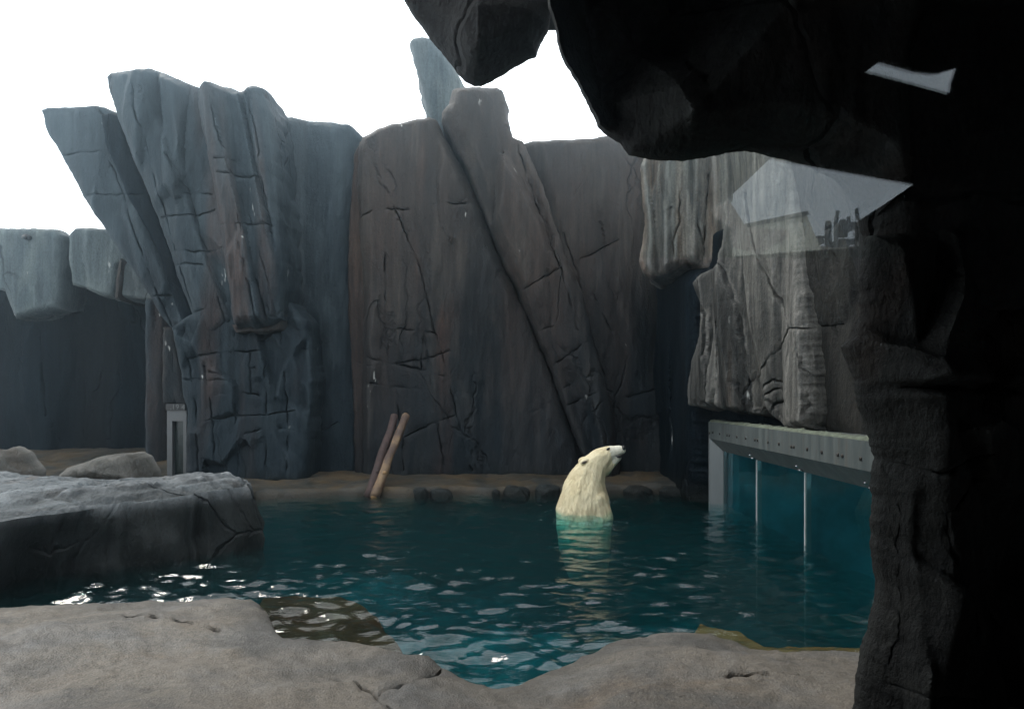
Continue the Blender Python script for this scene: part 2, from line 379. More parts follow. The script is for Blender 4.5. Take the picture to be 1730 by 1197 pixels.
def ground_mat(name, cols, speck=1.0, wetz=True, rough=.7):
    cols = [tuple(v*GK for v in c_) for c_ in cols]
    t = NT(name); t.pos()
    c = t.mix(t.ramp(t.noise(.9, (1, 1, 1), 6, .65, dist=.7), .42, .58), cols[0], cols[1])
    stn = t.ramp(t.noise(1.5, (1, 1.8, 1), 6, .7, (2, 7, 4), .8), .56, .68, 0, .5)
    c = t.mix(t.ramp(t.noise(1.7, (1, 1, 1), 5, .65, (4, 2, 1), .4), .52, .72, 0, .7), c, cols[2])
    c = t.mix(t.ramp(t.noise(.7, (1, 1.6, 1), 5, .65, (8, 1, 1), .6), .54, .74, 0, .75), c, cols[3])
    c = t.mix(stn, c, tuple(v*.45 for v in cols[0]))
    f = t.noise(38, (1, 1, 1), 6, .75); v = t.n('ShaderNodeTexVoronoi'); t.l(t.pos(), v.inputs['Vector']); v.inputs['Scale'].default_value = 85
    c = t.mix(.75*speck, c, t.mix(t.ramp(f, .32, .68), (.45, .45, .47), (1.55, 1.52, 1.5)), 'MULTIPLY')
    sp = t.math('MULTIPLY', t.ramp(v.outputs['Distance'], .30, .12), t.ramp(t.noise(60, (1, 1, 1), 2, .5, (3, 3, 3)), .56, .66))
    c = t.mix(t.math('MULTIPLY', sp, .5*speck if wetz else .1), c, (.42, .40, .37))
    pit = t.math('MULTIPLY', t.ramp(t.noise(26, (1, 1, 1), 4, .7, (1, 5, 3)), .62, .7), t.ramp(t.noise(2.4, (1, 1, 1), 3, .6, (9, 5, 3)), .45, .6))
    c = t.mix(t.math('MULTIPLY', pit, .65), c, (.035, .032, .03))
    pt = t._p.outputs['Pointiness']; c = t.mix(t.ramp(pt, .49, .42, 0, .8), c, (.02, .02, .018))
    sx = t.n('ShaderNodeSeparateXYZ'); t.l(t.pos(), sx.inputs[0])
    wt = t.ramp(t.math('ADD', sx.outputs[2], t.math('MULTIPLY', t.noise(3, (1, 1, 1), 4, .6), -.14)), .075, -.03, 0, 1)
    if wetz: c = t.mix(t.math('MULTIPLY', wt, .8), c, (.022, .018, .012))
    h = t.math('ADD', t.math('MULTIPLY', f, .6), t.math('ADD', t.math('MULTIPLY', v.outputs['Distance'], .35), t.math('MULTIPLY', pit, -.8)))
    h = t.math('ADD', h, t.math('MULTIPLY', t.noise(7, (1, 1, 1), 5, .6), 1.2))
    return t.pbr(c, t.ramp(t.noise(1.4, (1, 1, 1), 4, .6, (6, 6, 6)), .35, .65, rough-.2, rough+.15), t.bump(h, .5, .03), 0, .4 if wetz else 0.0)
M['ground'] = ground_mat('shotcrete_ground', [(.135, .126, .114), (.235, .203, .162), (.265, .260, .248), (.225, .160, .100)])
M['ground2'] = ground_mat('shotcrete_ground_dark', [(.11, .105, .10), (.16, .145, .13), (.19, .19, .19), (.13, .09, .06)])
M['shore'] = ground_mat('mossy_shore', [(.040, .042, .034), (.12, .08, .035), (.12, .11, .09), (.035, .042, .032)], .5)
M['sub'] = ground_mat('submerged_ledge', [(.040, .026, .012), (.075, .050, .024), (.13, .10, .055), (.02, .014, .007)], .5, False)
M['subo'] = ground_mat('submerged_ledge_ochre', [(.20, .125, .045), (.24, .16, .06), (.20, .17, .09), (.12, .08, .03)], .5, False)
M['stone'] = rock_mat('shore_stone', (.04, .05, .055), (.07, .08, .085), (.11, .12, .12), (.10, .07, .045), .5, streak=.1, axis=(1, 1, 1), drop=False)

def simple(name, col, rough=.5, metal=0, var=.25, sc=9, bump=.2, vs=(1, 1, 1), spec=.5):
    col = tuple(v*GK for v in col)
    t = NT(name); t.pos(); f = t.noise(sc, vs, 6, .65)
    c = t.mix(t.ramp(f, .3, .7), tuple(v*(1-var) for v in col), tuple(min(1, v*(1+var)) for v in col))
    g = t.noise(sc*5, vs, 4, .6)
    return t.pbr(c, t.ramp(g, .3, .7, max(.03, rough-.1), min(1, rough+.1)), t.bump(t.math('ADD', f, g), bump, .01), metal, spec)

# steel of the window: streaked with dirt and rust
t = NT('weathered_steel_frame'); t.pos()
c = t.mix(t.ramp(t.noise(3, (3, 3, .25), 5, .6), .35, .7), (.050, .060, .060), (.105, .118, .114))
c = t.mix(t.ramp(t.noise(5, (2.5, 2.5, .15), 4, .6, (2, 7, 1)), .58, .72, 0, .6), c, (.07, .055, .04))
M['steel'] = t.pbr(c, .5, t.bump(t.noise(20, (1, 1, 1), 5, .6), .2, .01), .15)
M['revealsteel'] = simple('bevel_steel', (.28, .31, .315), .45, .1, .12, 4, .1, (1, 1, .3))
M['bolt'] = simple('rusty_bolt', (.07, .06, .05), .6, .5)
M['chrome'] = simple('polished_fitting', (.75, .76, .77), .18, .9, .05)
M['joint'] = simple('glass_joint', (.72, .77, .78), .3, .0, .1, 6, .1, (1, 1, .3))
M['moss'] = simple('pale_lichen', (.17, .20, .14), .9, 0, .45, 14, .8)
M['doorframe'] = simple('grey_door_steel', (.15, .16, .165), .5, .1, .15, 5, .15)
M['black'] = simple('black_board', (.012, .013, .014), .5)
M['doorglass'] = simple('dark_door_pane', (.03, .045, .042), .2)
M['white'] = simple('white_paint', (.22, .24, .24), .5, 0, .3, 20)
M['bark'] = simple('dark_red_bark', (.085, .045, .038), .75, 0, .5, 6, .9, (3, 3, 1))
M['cutwood'] = simple('bare_orange_wood', (.55, .32, .13), .6, 0, .3, 8, .3, (3, 3, 1))
t = NT('weathered_log'); t.pos()
c = t.mix(t.ramp(t.noise(2.4, (1, 1, 1.0), 4, .6, (1, 2, 9)), .44, .62), (.060, .036, .026), (.24, .155, .08))
c = t.mix(t.ramp(t.noise(9, (3, 3, .8), 5, .7), .4, .75, 0, .6), c, (.06, .04, .03))
M['peeled'] = t.pbr(c, .7, t.bump(t.noise(9, (3, 3, .8), 5, .7), .7, .02))
t = NT('pool_floor_paint'); t.pos()
c = t.mix(t.ramp(t.noise(.5, (1, 1, 1), 4, .6, dist=.8), .4, .62), (.02, .16, .18), (.10, .52, .50))
c = t.mix(t.ramp(t.noise(.9, (1, 1, 1), 4, .6, (4, 4, 4), .5), .5, .64, 0, .85), c, (.040, .075, .055))
M['poolfloor'] = t.pbr(c, .8, t.bump(t.noise(4), .3, .05))
t = NT('polar_bear_fur'); t.pos()
c = t.mix(t.ramp(t.noise(4, (1, 1, .6), 5, .65), .38, .62), (.80, .72, .50), (.70, .60, .38))
c = t.mix(t.ramp(t.noise(30, (1, 1, .35), 5, .7), .35, .7, 0, .5), c, (.52, .41, .24))
M['fur'] = t.pbr(c, .75, t.bump(t.math('ADD', t.noise(32, (1, 1, .25), 5, .7), t.noise(9, (1, 1, .5), 4, .6)), .9, .025), 0, .25)
M['muzzle'] = simple('bear_muzzle_fur', (1.40, 1.33, 1.08), .7, 0, .15, 30, .4)
M['skin'] = simple('black_bear_skin', (.012, .011, .012), .3, 0, .3, 40, .3)
M['earin'] = simple('ear_inner_fur', (.20, .16, .12), .9, 0, .3, 40, .4)
M['concrete'] = simple('shelter_concrete', (.05, .05, .05), .9, 0, .2, 3)
M['cladding'] = simple('beige_cladding', (1.6, 1.5, 1.22), .7, 0, .06, 2, .05)
M['brown'] = simple('brown_cladding', (1.05, .86, .74), .7, 0, .1, 2, .05)
M['metal'] = simple('roof_metal', (.07, .07, .072), .5, .4, .2)
M['lightmetal'] = simple('galvanised_duct', (.35, .36, .36), .4, .5, .2)
def glass(name, ior, tint, rough=.0):
    t = NT(name); tr = t.n('ShaderNodeBsdfTransparent'); tr.inputs[0].default_value = (*tint, 1)
    g = t.n('ShaderNodeBsdfGlossy'); g.inputs['Roughness'].default_value = rough; g.inputs[0].default_value = (.66, .70, .74, 1)
    f = t.n('ShaderNodeFresnel'); t.pos(); t.l(t.ramp(t._p.outputs['Backfacing'], 0, 1, ior, 1/ior), f.inputs[0])
    m = t.n('ShaderNodeMixShader'); t.l(f.outputs[0], m.inputs[0]); t.l(tr.outputs[0], m.inputs[1]); t.l(g.outputs[0], m.inputs[2]); t.l(m.outputs[0], t.out.inputs[0])
    return t.m
M['pane'] = glass('viewing_glass', 1.52, (.97, .99, .98))
M['poolglass'] = glass('pool_window_glass', 1.5, (.55, .80, .82))
# water: fresnel mirror over a turbid teal body, partly clear when looked into steeply
t = NT('pool_water'); t.pos()
tr = t.n('ShaderNodeBsdfTransparent'); tr.inputs[0].default_value = (.95, .99, .99, 1)
g = t.n('ShaderNodeBsdfGlossy'); g.inputs['Roughness'].default_value = .03; g.inputs[0].default_value = (1, 1, 1, 1)
nrm = t.bump(t.math('ADD', t.noise(7, (.55, 1.7, 1), 3, .55, (0, 0, 0), .6), t.math('MULTIPLY', t.noise(24, (.7, 1.4, 1), 3, .5), .22)), .5, .02)
t.l(nrm, g.inputs['Normal'])
f = t.n('ShaderNodeFresnel'); t.l(t.ramp(t._p.outputs['Backfacing'], 0, 1, 1.33, 1/1.33), f.inputs[0]); t.l(nrm, f.inputs['Normal'])
m = t.n('ShaderNodeMixShader'); t.l(f.outputs[0], m.inputs[0]); t.l(tr.outputs[0], m.inputs[1]); t.l(g.outputs[0], m.inputs[2]); t.l(m.outputs[0], t.out.inputs[0])
va0 = t.n('ShaderNodeVolumeAbsorption'); va0.inputs[0].default_value = (.25, .78, .80, 1); va0.inputs[1].default_value = 2.4
vs = t.n('ShaderNodeVolumeScatter'); vs.inputs[0].default_value = (.12, .74, .78, 1); vs.inputs['Density'].default_value = .046
va = t.n('ShaderNodeAddShader'); t.l(va0.outputs[0], va.inputs[0]); t.l(vs.outputs[0], va.inputs[1])
t.l(va.outputs[0], t.out.inputs['Volume'])
M['water'] = t.m

# ------------------------------------------------------------------ the setting: pool, shore, ground
gx_, gy_ = np.meshgrid(np.linspace(-16, 3.76, 160), np.linspace(2.5, 20, 150))
gz_ = -1.9+.22*fbm(gx_*.45, gy_*.45, 2, 4)+.12*fbm(gx_*1.7, gy_*1.7, 5, 3)
for ax_, ay_, sx_, sy_, h_ in ((3.4, 8.4, 1.8, 3.6, .45), (-.6, 8.8, 3.4, 2.6, .65), (-2.4, 12.4, 2.6, 1.4, .5)):
    gz_ = gz_+h_*(1+.25*fbm(gx_*1.3, gy_*1.3, 3, 3))*np.exp(-((gx_-ax_)/sx_)**2-((gy_-ay_)/sy_)**2)
ii = np.arange(gx_.size).reshape(gx_.shape); tag(new_mesh('pool_floor', np.stack([gx_, gy_, gz_], -1).reshape(-1, 3), [np.stack([ii[:-1, :-1], ii[:-1, 1:], ii[1:, 1:], ii[1:, :-1]], -1).reshape(-1, 4)], M['poolfloor']), 'uneven teal painted pool floor', kind='structure')
V, Fs = box(3.86, 4.3, 2.0, 17, -4, -1.45); tag(new_mesh('pool_wall', V, Fs, M['poolfloor'], smooth=False), 'pool wall under the window sill', kind='structure')
# water: waved surface closed into a body
nx_, ny_ = 460, 620
yy = 2.6*np.power(16.4/2.6, np.linspace(0, 1, ny_)); xx = np.linspace(-1, 1, nx_)
XX = xx[None]*(0.80*yy[:, None]+1.2); XX = np.clip(XX, -14, 3.76); YY = np.broadcast_to(yy[:, None], XX.shape)
Z = np.zeros_like(XX); rw = np.random.default_rng(11)
for i in range(70):
    lam = .13*1.05**i if i < 46 else rw.uniform(.16, .6)
    th = rw.normal(math.pi/2*1.05, .5) if i % 3 else rw.uniform(0, 2*math.pi)
    k = 2*math.pi/lam; ph = rw.uniform(0, 6.28)
    res = np.clip(lam/(YY*.011)-1.0, 0, 1)       # no waves finer than the grid
    Z += res*.0046*lam**.95*(1 if lam < .5 else .55)*np.sin(k*(XX*math.cos(th)+YY*math.sin(th))+ph)
Z *= np.interp(YY, [4, 6.5, 9], [1.55, 1.15, .85])*(.75+.9*np.clip(fbm(XX*.35, YY*.35, 0, 2)+.35, 0, 1))
bx, by = 1.22, 11.7                               # rings where the bear stands
rr = np.hypot(XX-bx, YY-by); Z += .026*np.exp(-((rr-.8)/.9)**2)*np.sin(rr*15+2*perlin(XX, YY, 1))+.030*np.exp(-(rr/1.3)**2)*perlin(XX*5, YY*7, 2)
V = np.stack([XX, YY, Z], -1).reshape(-1, 3); idx = np.arange(nx_*ny_).reshape(ny_, nx_)
q = np.stack([idx[:-1, :-1], idx[:-1, 1:], idx[1:, 1:], idx[1:, :-1]], -1).reshape(-1, 4)
rimi = np.concatenate([idx[0, :], idx[1:, -1], idx[-1, -2::-1], idx[-2:0:-1, 0]])
low = V[rimi].copy(); low[:, 2] = -2.6; n0 = len(V); nb = np.arange(n0, n0+len(rimi)); r1 = np.roll(np.arange(len(rimi)), -1)
side = np.stack([rimi, nb, nb[r1], rimi[r1]], -1)
Fs = [q, side, nb[::-1][None]]
wobj = new_mesh('water', np.concatenate([V, low]), Fs, M['water'])
tag(wobj, 'dark teal rippling pool water', kind='structure')

HZ = (0, 0, 1.)
def shore_relief(px, py, X):
    return np.interp(X[:, 1], [13.6, 14.1, 15.7, 18], [.0, .02, .12, .50])+.035*fbm(X[:, 0]*1.3, X[:, 1]*1.3, 0, 4)
shore = [(-15, 19), (-15, 10.4), (-7, 10.6), (-5.2, 10.3), (-4.7, 13.2), (-3.3, 13.75), (-2.7, 13.7), (-1.9, 13.5), (-1.2, 13.9), (-.4, 13.8), (.2, 13.9), (.9, 14.1), (1.7, 13.9), (2.5, 14.0), (3.3, 13.95), (4.2, 13.9), (4.2, 19)]
tag(slab('shore', shore, M['shore'], plane=((0, 0, .06), HZ), world=True, step=.07, R=.10, thick=2.6, relief=shore_relief, rough=.02, side_noise=.05), 'mossy ochre shore at the foot of the rock wall', kind='structure')

def fg_relief(px, py, X):
    x, y = X[:, 0], X[:, 1]
    return .13*np.clip(EDGE, 0, 2.5)+.05*fbm(x*.7+2, y*.7, 0, 3)+.06*np.exp(-((x+1.9)**2/2.5+(y-5.2)**2/.2))+.05*np.exp(-((x-1.15)**2/.5+(y-4.6)**2/.3))
fg = [(-900, 1026), (-100, 1030), (60, 1026), (200, 1022), (320, 1021), (425, 1020), (442, 1026), (455, 1042), (463, 1060), (470, 1078), (490, 1092), (540, 1097), (600, 1102), (640, 1108), (672, 1114), (720, 1118), (760, 1136), (800, 1158), (835, 1168), (868, 1164), (910, 1146), (960, 1128), (1010, 1106), (1065, 1092), (1110, 1082), (1150, 1077), (1200, 1078), (1235, 1090), (1275, 1108), (1330, 1118), (1460, 1122), (1800, 1125), (2500, 1135), (2500, 2600), (-900, 2600)]
gcr = [[(545, 1168), (565, 1170), (585, 1180), (600, 1185), (622, 1200), (660, 1240)], [(745, 1140), (700, 1172), (640, 1210)], [(1215, 1192), (1260, 1186), (1310, 1190), (1380, 1184)], [(443, 1035), (448, 1050), (462, 1070), (480, 1090)], [(215, 1082), (260, 1085), (320, 1092), (370, 1104)]]
tag(slab('rock_ground', fg, M['ground'], plane=((0, 0, .04), HZ), step=6, R=.05, thick=1.2, relief=fg_relief, cracks=gcr, crack_w=2.6, crack_d=.05, rough=.028, rscale=1.6, side_noise=.04), 'pebbly grey brown shotcrete foreground bank', kind='structure')
sub1 = [(430, 1030), (445, 1012), (500, 1008), (575, 1010), (612, 1024), (640, 1045), (652, 1070), (675, 1092), (700, 1140), (560, 1150), (440, 1110)]
tag(slab('submerged_ledge', sub1, M['sub'], plane=((0, 0, -.075), HZ), step=5, R=.04, thick=1.6, rough=.03), 'brown algae ledge just under the water beside the bank', kind='structure')
sub2 = [(1150, 1100), (1180, 1058), (1215, 1064), (1250, 1070), (1275, 1086), (1290, 1096), (1380, 1098), (1500, 1098), (1520, 1200), (1150, 1200)]
tag(slab('submerged_ledge', sub2, M['subo'], plane=((0, 0, -.07), HZ), step=5, R=.04, thick=1.6, rough=.02), 'ochre ledge just under the water by the arch foot', kind='structure')

tick('setting')
# ------------------------------------------------------------------ far left wall
lw = thing('far_rock_wall', 'far dark rock wall at left with pale overhanging panels along its top', 'rock wall', (-9, 17.6, .3))
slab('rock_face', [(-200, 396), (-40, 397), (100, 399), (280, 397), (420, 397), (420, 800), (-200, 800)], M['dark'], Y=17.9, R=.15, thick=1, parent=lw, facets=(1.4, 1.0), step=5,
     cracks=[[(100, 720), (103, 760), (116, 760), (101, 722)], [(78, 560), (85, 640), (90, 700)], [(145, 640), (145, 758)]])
for ol, w_ in (([(-200, 388), (-20, 384), (55, 386), (98, 388), (109, 397), (108, 450), (104, 522), (70, 527), (28, 538), (10, 492), (-40, 478), (-200, 470)], 0),
           ([(119, 396), (127, 386), (160, 386), (262, 391), (248, 430), (204, 450), (199, 480), (194, 503), (170, 497), (124, 481), (119, 440)], 1),
           ([(208, 446), (225, 440), (285, 470), (300, 512), (262, 510), (206, 502)], 2), ([(197, 470), (207, 430), (213, 440), (204, 508), (194, 505)], 3)):
    slab('overhanging_panel', ol, M['pale'] if w_ != 3 else M['wallbrown'], Y=16.7 if w_ != 3 else 16.6, R=.13, thick=1.1, parent=lw, facets=(1.6, .4), rough=.03, taper=.05)
slab('rock_rib', [(248, 505), (284, 505), (282, 560), (277, 640), (276, 700), (279, 810), (250, 810), (246, 700), (247, 600)], M['wall'], Y=16.6, R=.14, thick=1.2, parent=lw, facets=(1, .5))
lampo = thing('wall_lamp', 'small round lamp fixed near the top of the pale left wall panel', 'lamp', at(47, 402, 16.5))
p = at(47, 401, 16.48)
V, Fs = tube([p+(0, .15, 0), p+(0, -.1, 0)], .065, 12); new_mesh('lamp_housing', V, Fs, M['metal'], lampo)
V, Fs = tube([p+(0, -.1, -.02), p+(0, -.16, -.02), p+(0, -.19, -.02)], [.05, .04, .02], 12); new_mesh('lens', V, Fs, M['doorframe'], lampo)

# ------------------------------------------------------------------ leaning outcrop
oc = thing('leaning_rock_outcrop', 'tall rock outcrop of slabs fanning out to the left above the doorway', 'rock outcrop', (-6.2, 15.2, .2))
def flute(xs, vals, lean, y0):
    """profile across leaning flutes: lean = px shift per py"""
    return lambda px, py, X: np.interp(px-(py-y0)*np.interp(py, [120, 560, 800], [lean, lean, lean*.3]), xs, vals)
slab('rock_slab', [(72, 186), (84, 183), (160, 180), (178, 181), (196, 192), (205, 230), (240, 330), (275, 420), (330, 540), (345, 580), (320, 600), (291, 553), (278, 540), (256, 503), (215, 440), (150, 345), (112, 275), (80, 220)],
     M['wall'], Y=15.5, R=.22, thick=1.3, parent=oc, step=3.4, cracks=[[(105, 266), (140, 262), (190, 258)], [(160, 333), (249, 329)], [(246, 504), (310, 501)], [(180, 250), (215, 335), (235, 390), (265, 470), (300, 560)]], facets=(.9, .7), stretch=.4)
slab('rock_slab', [(172, 196), (190, 191), (203, 196), (212, 240), (250, 330), (300, 440), (340, 560), (330, 600), (300, 520), (262, 410), (214, 328), (180, 246)],
     M['dark'], Y=15.3, R=.12, thick=1.3, parent=oc, step=3.4, cracks=[[(214, 331), (262, 330)]])
slab('rock_slab', [(182, 134), (190, 126), (225, 121), (262, 119), (290, 130), (340, 150), (365, 168), (385, 230), (412, 330), (440, 400), (468, 490), (470, 530), (430, 545), (400, 556), (372, 575), (346, 584), (338, 560), (306, 478), (286, 414), (260, 346), (233, 280), (200, 198)],
     M['wall'], Y=14.9, R=.30, thick=1.7, parent=oc, step=3.2, facets=(.8, .9), stretch=.35,
     relief=lambda px, py, X: np.interp(px-(py-150)*.36, [180, 225, 255, 262, 300, 330, 345], [0, .18, .12, .0, .10, .05, -.1]),
     cracks=[[(282, 371), (340, 370), (376, 366)], [(294, 429), (350, 431), (400, 427)], [(321, 331), (371, 337)], [(297, 452), (330, 451), (356, 453)], [(300, 275), (310, 300), (333, 345), (354, 412), (380, 500), (395, 560)], [(332, 533), (364, 524)], [(245, 150), (250, 200), (270, 290), (300, 400), (334, 520)], [(182, 258), (240, 255)]])
slab('rock_slab', [(338, 160), (350, 150), (368, 147), (398, 152), (412, 158), (425, 150), (438, 148), (449, 152), (456, 172), (461, 196), (467, 250), (472, 350), (480, 450), (478, 540), (466, 546), (440, 556), (425, 552), (404, 556), (396, 545), (392, 500), (378, 420), (366, 330), (350, 240), (340, 200)],
     M['wall'], Y=14.4, R=.28, thick=1.6, parent=oc, step=3.0, facets=(.7, .7), stretch=.3,
     relief=lambda px, py, X: np.interp(px-(py-160)*.20, [340, 374, 378, 386, 412, 416, 424, 450], [.1, .22, .02, .0, .14, .0, .12, .0])+.05*ridged(px*.05, py*.006, 1.3, 3)*np.clip((py-300)/150, 0, 1),
     cracks=[[(384, 302), (420, 305), (454, 307)], [(380, 280), (404, 279)], [(383, 386), (430, 383), (465, 385)], [(376, 157), (384, 230), (411, 330), (431, 381), (461, 478), (470, 530)], [(424, 160), (444, 230), (454, 314), (464, 391)], [(395, 330), (425, 450), (445, 545)], [(408, 350), (440, 470), (456, 540)]])
slab('rock_base', [(292, 552), (300, 545), (345, 520), (400, 500), (480, 500), (520, 540), (530, 640), (520, 820), (315, 820), (318, 690), (311, 670), (309, 640), (300, 590)],
     M['wall'], Y=14.85, R=.2, thick=1.4, parent=oc, step=2.8, facets=(.55, .8), stretch=.6,
     cracks=[[(323, 607), (351, 600), (401, 594), (450, 592), (520, 590)], [(309, 640), (350, 641), (391, 643)], [(359, 671), (401, 662), (438, 666)], [(338, 714), (364, 707), (401, 701), (455, 700), (500, 692)],
             [(314, 552), (324, 607), (329, 644)], [(354, 620), (364, 674), (366, 721), (371, 788)], [(401, 564), (404, 701), (406, 792)], [(334, 671), (339, 714), (340, 794)], [(451, 600), (452, 700), (453, 794)],
             [(294, 564), (309, 640), (314, 680)], [(455, 730), (480, 722), (500, 726)], [(410, 735), (450, 722)], [(412, 752), (450, 738)], [(480, 560), (486, 640), (490, 790)], [(365, 630), (398, 634)], [(425, 622), (434, 622)], [(440, 575), (480, 560)], [(425, 595), (427, 665)]])
slab('rock_ledge', [(392, 548), (420, 545), (462, 528), (480, 530), (474, 556), (450, 562), (430, 560), (400, 562)], M['wallbrown'], Y=14.45, R=.08, thick=.7, parent=oc, facets=(.4, .6))
slab('rock_rib', [(276, 552), (292, 552), (303, 600), (312, 640), (318, 684), (276, 684), (275, 620)], M['wallbrown'], Y=15.6, R=.08, thick=.8, parent=oc, cracks=[[(294, 565), (299, 690)]])

# doorway below the outcrop
dr = thing('doorway', 'narrow grey steel door frame with dark pane at the foot of the leaning outcrop', 'doorway', at(298, 808, 15.1))
def rect_px(x0, x1, y0, y1, Y, t):
    a, b = at(x0, y1, Y), at(x1, y0, Y); return box(a[0], b[0], Y, Y+t, a[2], b[2])
for r_ in ((282, 291, 693, 812), (309.5, 315, 693, 812)): V, Fs = rect_px(*r_, 15.0, .3); new_mesh('jamb', V, Fs, M['doorframe'], dr, False)
V, Fs = rect_px(282, 315, 693, 711, 14.99, .3); new_mesh('door_head', V, Fs, M['doorframe'], dr, False)
V, Fs = rect_px(291, 309.5, 711, 812, 15.12, .05); new_mesh('door_pane', V, Fs, M['doorglass'], dr, False)
sg = thing('door_sign', 'small dark board with white characters above the narrow grey doorway', 'sign', at(300, 692, 14.9))
V, Fs = rect_px(280, 312, 682, 692.5, 14.95, .08); new_mesh('board', V, Fs, M['black'], sg, False)
fc = bpy.data.curves.new('lettering', 'FONT'); fc.body = '.19 4'; fc.size = .16*K; fc.extrude = .003; fc.align_x = 'CENTER'; fc.resolution_u = 3
fo = bpy.data.objects.new('tmp_text', fc); COL.objects.link(fo); dg = bpy.context.evaluated_depsgraph_get()
tm = bpy.data.meshes.new_from_object(fo.evaluated_get(dg)); bpy.data.objects.remove(fo); tm.materials.clear(); tm.materials.append(M['white'])
fo = bpy.data.objects.new('lettering', tm); COL.objects.link(fo)
p = at(300, 691.5, 14.93)*K; fo.parent = sg; fo.matrix_parent_inverse = Matrix.Translation(sg.location).inverted(); fo.location = p; fo.rotation_euler = (radians(90), 0, 0)

tick('outcrop')
# ------------------------------------------------------------------ back wall
bw = thing('rock_wall', 'tall bluish rock wall with cracked blocks across the back of the pool', 'rock wall', (0, 15.9, .2))
slab('rock_panel', [(430, 300), (440, 215), (452, 190), (470, 206), (480, 202), (498, 200), (525, 206), (560, 208), (592, 212), (606, 224), (618, 236), (628, 300), (628, 820), (430, 820)],
     M['wall'], Y=15.9, R=.35, thick=1.4, parent=bw, step=3.6, facets=(1.5, .55), stretch=.2, cracks=[[(475, 210), (478, 260)], [(520, 740), (560, 722), (575, 712)], [(498, 400), (500, 560)]],
     relief=lambda px, py, X: np.interp(px, [440, 480, 520, 570, 600, 622], [0, .12, -.10, .05, -.12, -.3]))
slab('rock_panel', [(606, 250), (614, 234), (640, 221), (662, 213), (700, 206), (726, 201), (738, 205), (748, 225), (768, 262), (790, 300), (812, 350), (832, 405), (860, 470), (888, 528), (930, 628), (968, 735), (990, 820), (612, 820), (614, 500), (604, 320)],
     M['wallbrown'], Y=15.6, R=.30, thick=1.4, parent=bw, step=3.2, facets=(1.6, .55), stretch=.25,
     relief=lambda px, py, X: np.interp(px-(py-300)*.05, [610, 650, 720, 800, 900], [.0, .18, .22, .05, .0]),
     cracks=[[(640, 290), (674, 364), (714, 458), (727, 517), (739, 565), (751, 600), (761, 647), (771, 687), (798, 790)], [(657, 557), (690, 559), (721, 564), (739, 566)], [(721, 564), (731, 630), (734, 661), (742, 704), (754, 790)],
             [(625, 620), (671, 615), (717, 609), (751, 600), (762, 594)], [(625, 605), (661, 615), (707, 622), (731, 630)], [(632, 647), (671, 654), (734, 659)], [(672, 654), (678, 697), (686, 737), (687, 790)],
             [(686, 737), (730, 715), (771, 700)], [(657, 557), (659, 614), (659, 670)], [(731, 634), (754, 635)], [(610, 372), (634, 364)], [(661, 362), (694, 364)], [(734, 354), (790, 352)], [(655, 440), (656, 500), (657, 555)], [(761, 640), (785, 642)], [(720, 570), (716, 625)]])
slab('rock_panel', [(865, 262), (882, 244), (900, 241), (960, 237), (1000, 234), (1030, 230), (1060, 240), (1120, 250), (1260, 260), (1260, 830), (940, 830), (940, 560), (900, 420)],
     M['wallbrown'], Y=15.85, R=.22, thick=1.4, parent=bw, step=3.4, facets=(1.7, .75), stretch=.3,
     relief=lambda px, py, X: np.interp(px-(py-300)*.24, [900, 925, 1010, 1060, 1100], [.0, .12, .05, -.08, -.2])-.12*np.clip((px-1060)/60, 0, 1),
     cracks=[[(980, 440), (1004, 430), (1039, 411)], [(996, 572), (1018, 632), (1024, 665), (1041, 701)], [(1057, 671), (1121, 653)], [(950, 400), (975, 470), (990, 560)], [(1000, 500), (1030, 560)], [(1118, 560), (1124, 640), (1130, 700)]])
slab('rock_rib', [(759, 172), (763, 157), (770, 152), (790, 150), (842, 150), (850, 156), (856, 176), (858, 204), (866, 232), (884, 240), (893, 258), (905, 285), (916, 312), (936, 372), (956, 432), (986, 500), (1001, 570), (1021, 640), (1036, 700), (1050, 820), (1004, 820), (972, 735), (934, 628), (892, 526), (838, 410), (796, 300), (776, 262), (760, 226), (748, 206), (747, 192), (758, 178)],
     M['wallbrown'], Y=15.3, R=.30, thick=1.3, parent=bw, step=3.0, facets=(1.0, .8), stretch=.3,
     relief=lambda px, py, X: np.interp(px-(py-160)*.36, [745, 770, 800, 850, 870], [-.1, .10, .16, .05, -.15])-.22*np.clip((py-300)/400, 0, 1),
     cracks=[[(879, 495), (910, 477), (946, 455)], [(907, 562), (940, 550), (973, 542)], [(927, 620), (960, 600), (996, 572)], [(961, 683), (1000, 665), (1021, 653)], [(972, 725), (1000, 695), (1027, 665)], [(760, 200), (772, 235), (784, 262)], [(868, 232), (890, 300), (925, 400), (950, 470), (975, 560)], [(935, 662), (960, 650)]])
slab('rock_rib', [(598, 262), (608, 240), (618, 246), (628, 320), (632, 470), (628, 640), (622, 810), (600, 810), (596, 640), (588, 520), (590, 380)], M['rust'], Y=15.55, R=.07, thick=.8, parent=bw, step=3)
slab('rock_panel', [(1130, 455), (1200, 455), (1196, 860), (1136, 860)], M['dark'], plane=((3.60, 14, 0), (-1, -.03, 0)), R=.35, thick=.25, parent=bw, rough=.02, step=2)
st = slab('standing_slab', [(693, 74), (700, 67), (714, 64), (728, 66), (740, 74), (756, 98), (775, 126), (786, 150), (788, 170), (780, 260), (728, 260), (722, 205), (712, 150), (700, 105)], M['pale'], Y=16.9, R=.22, thick=.9, facets=(1.2, .5), rough=.03)
tag(st, 'pale slab leaning upright above the back wall, below the hanging boulder', 'rock')

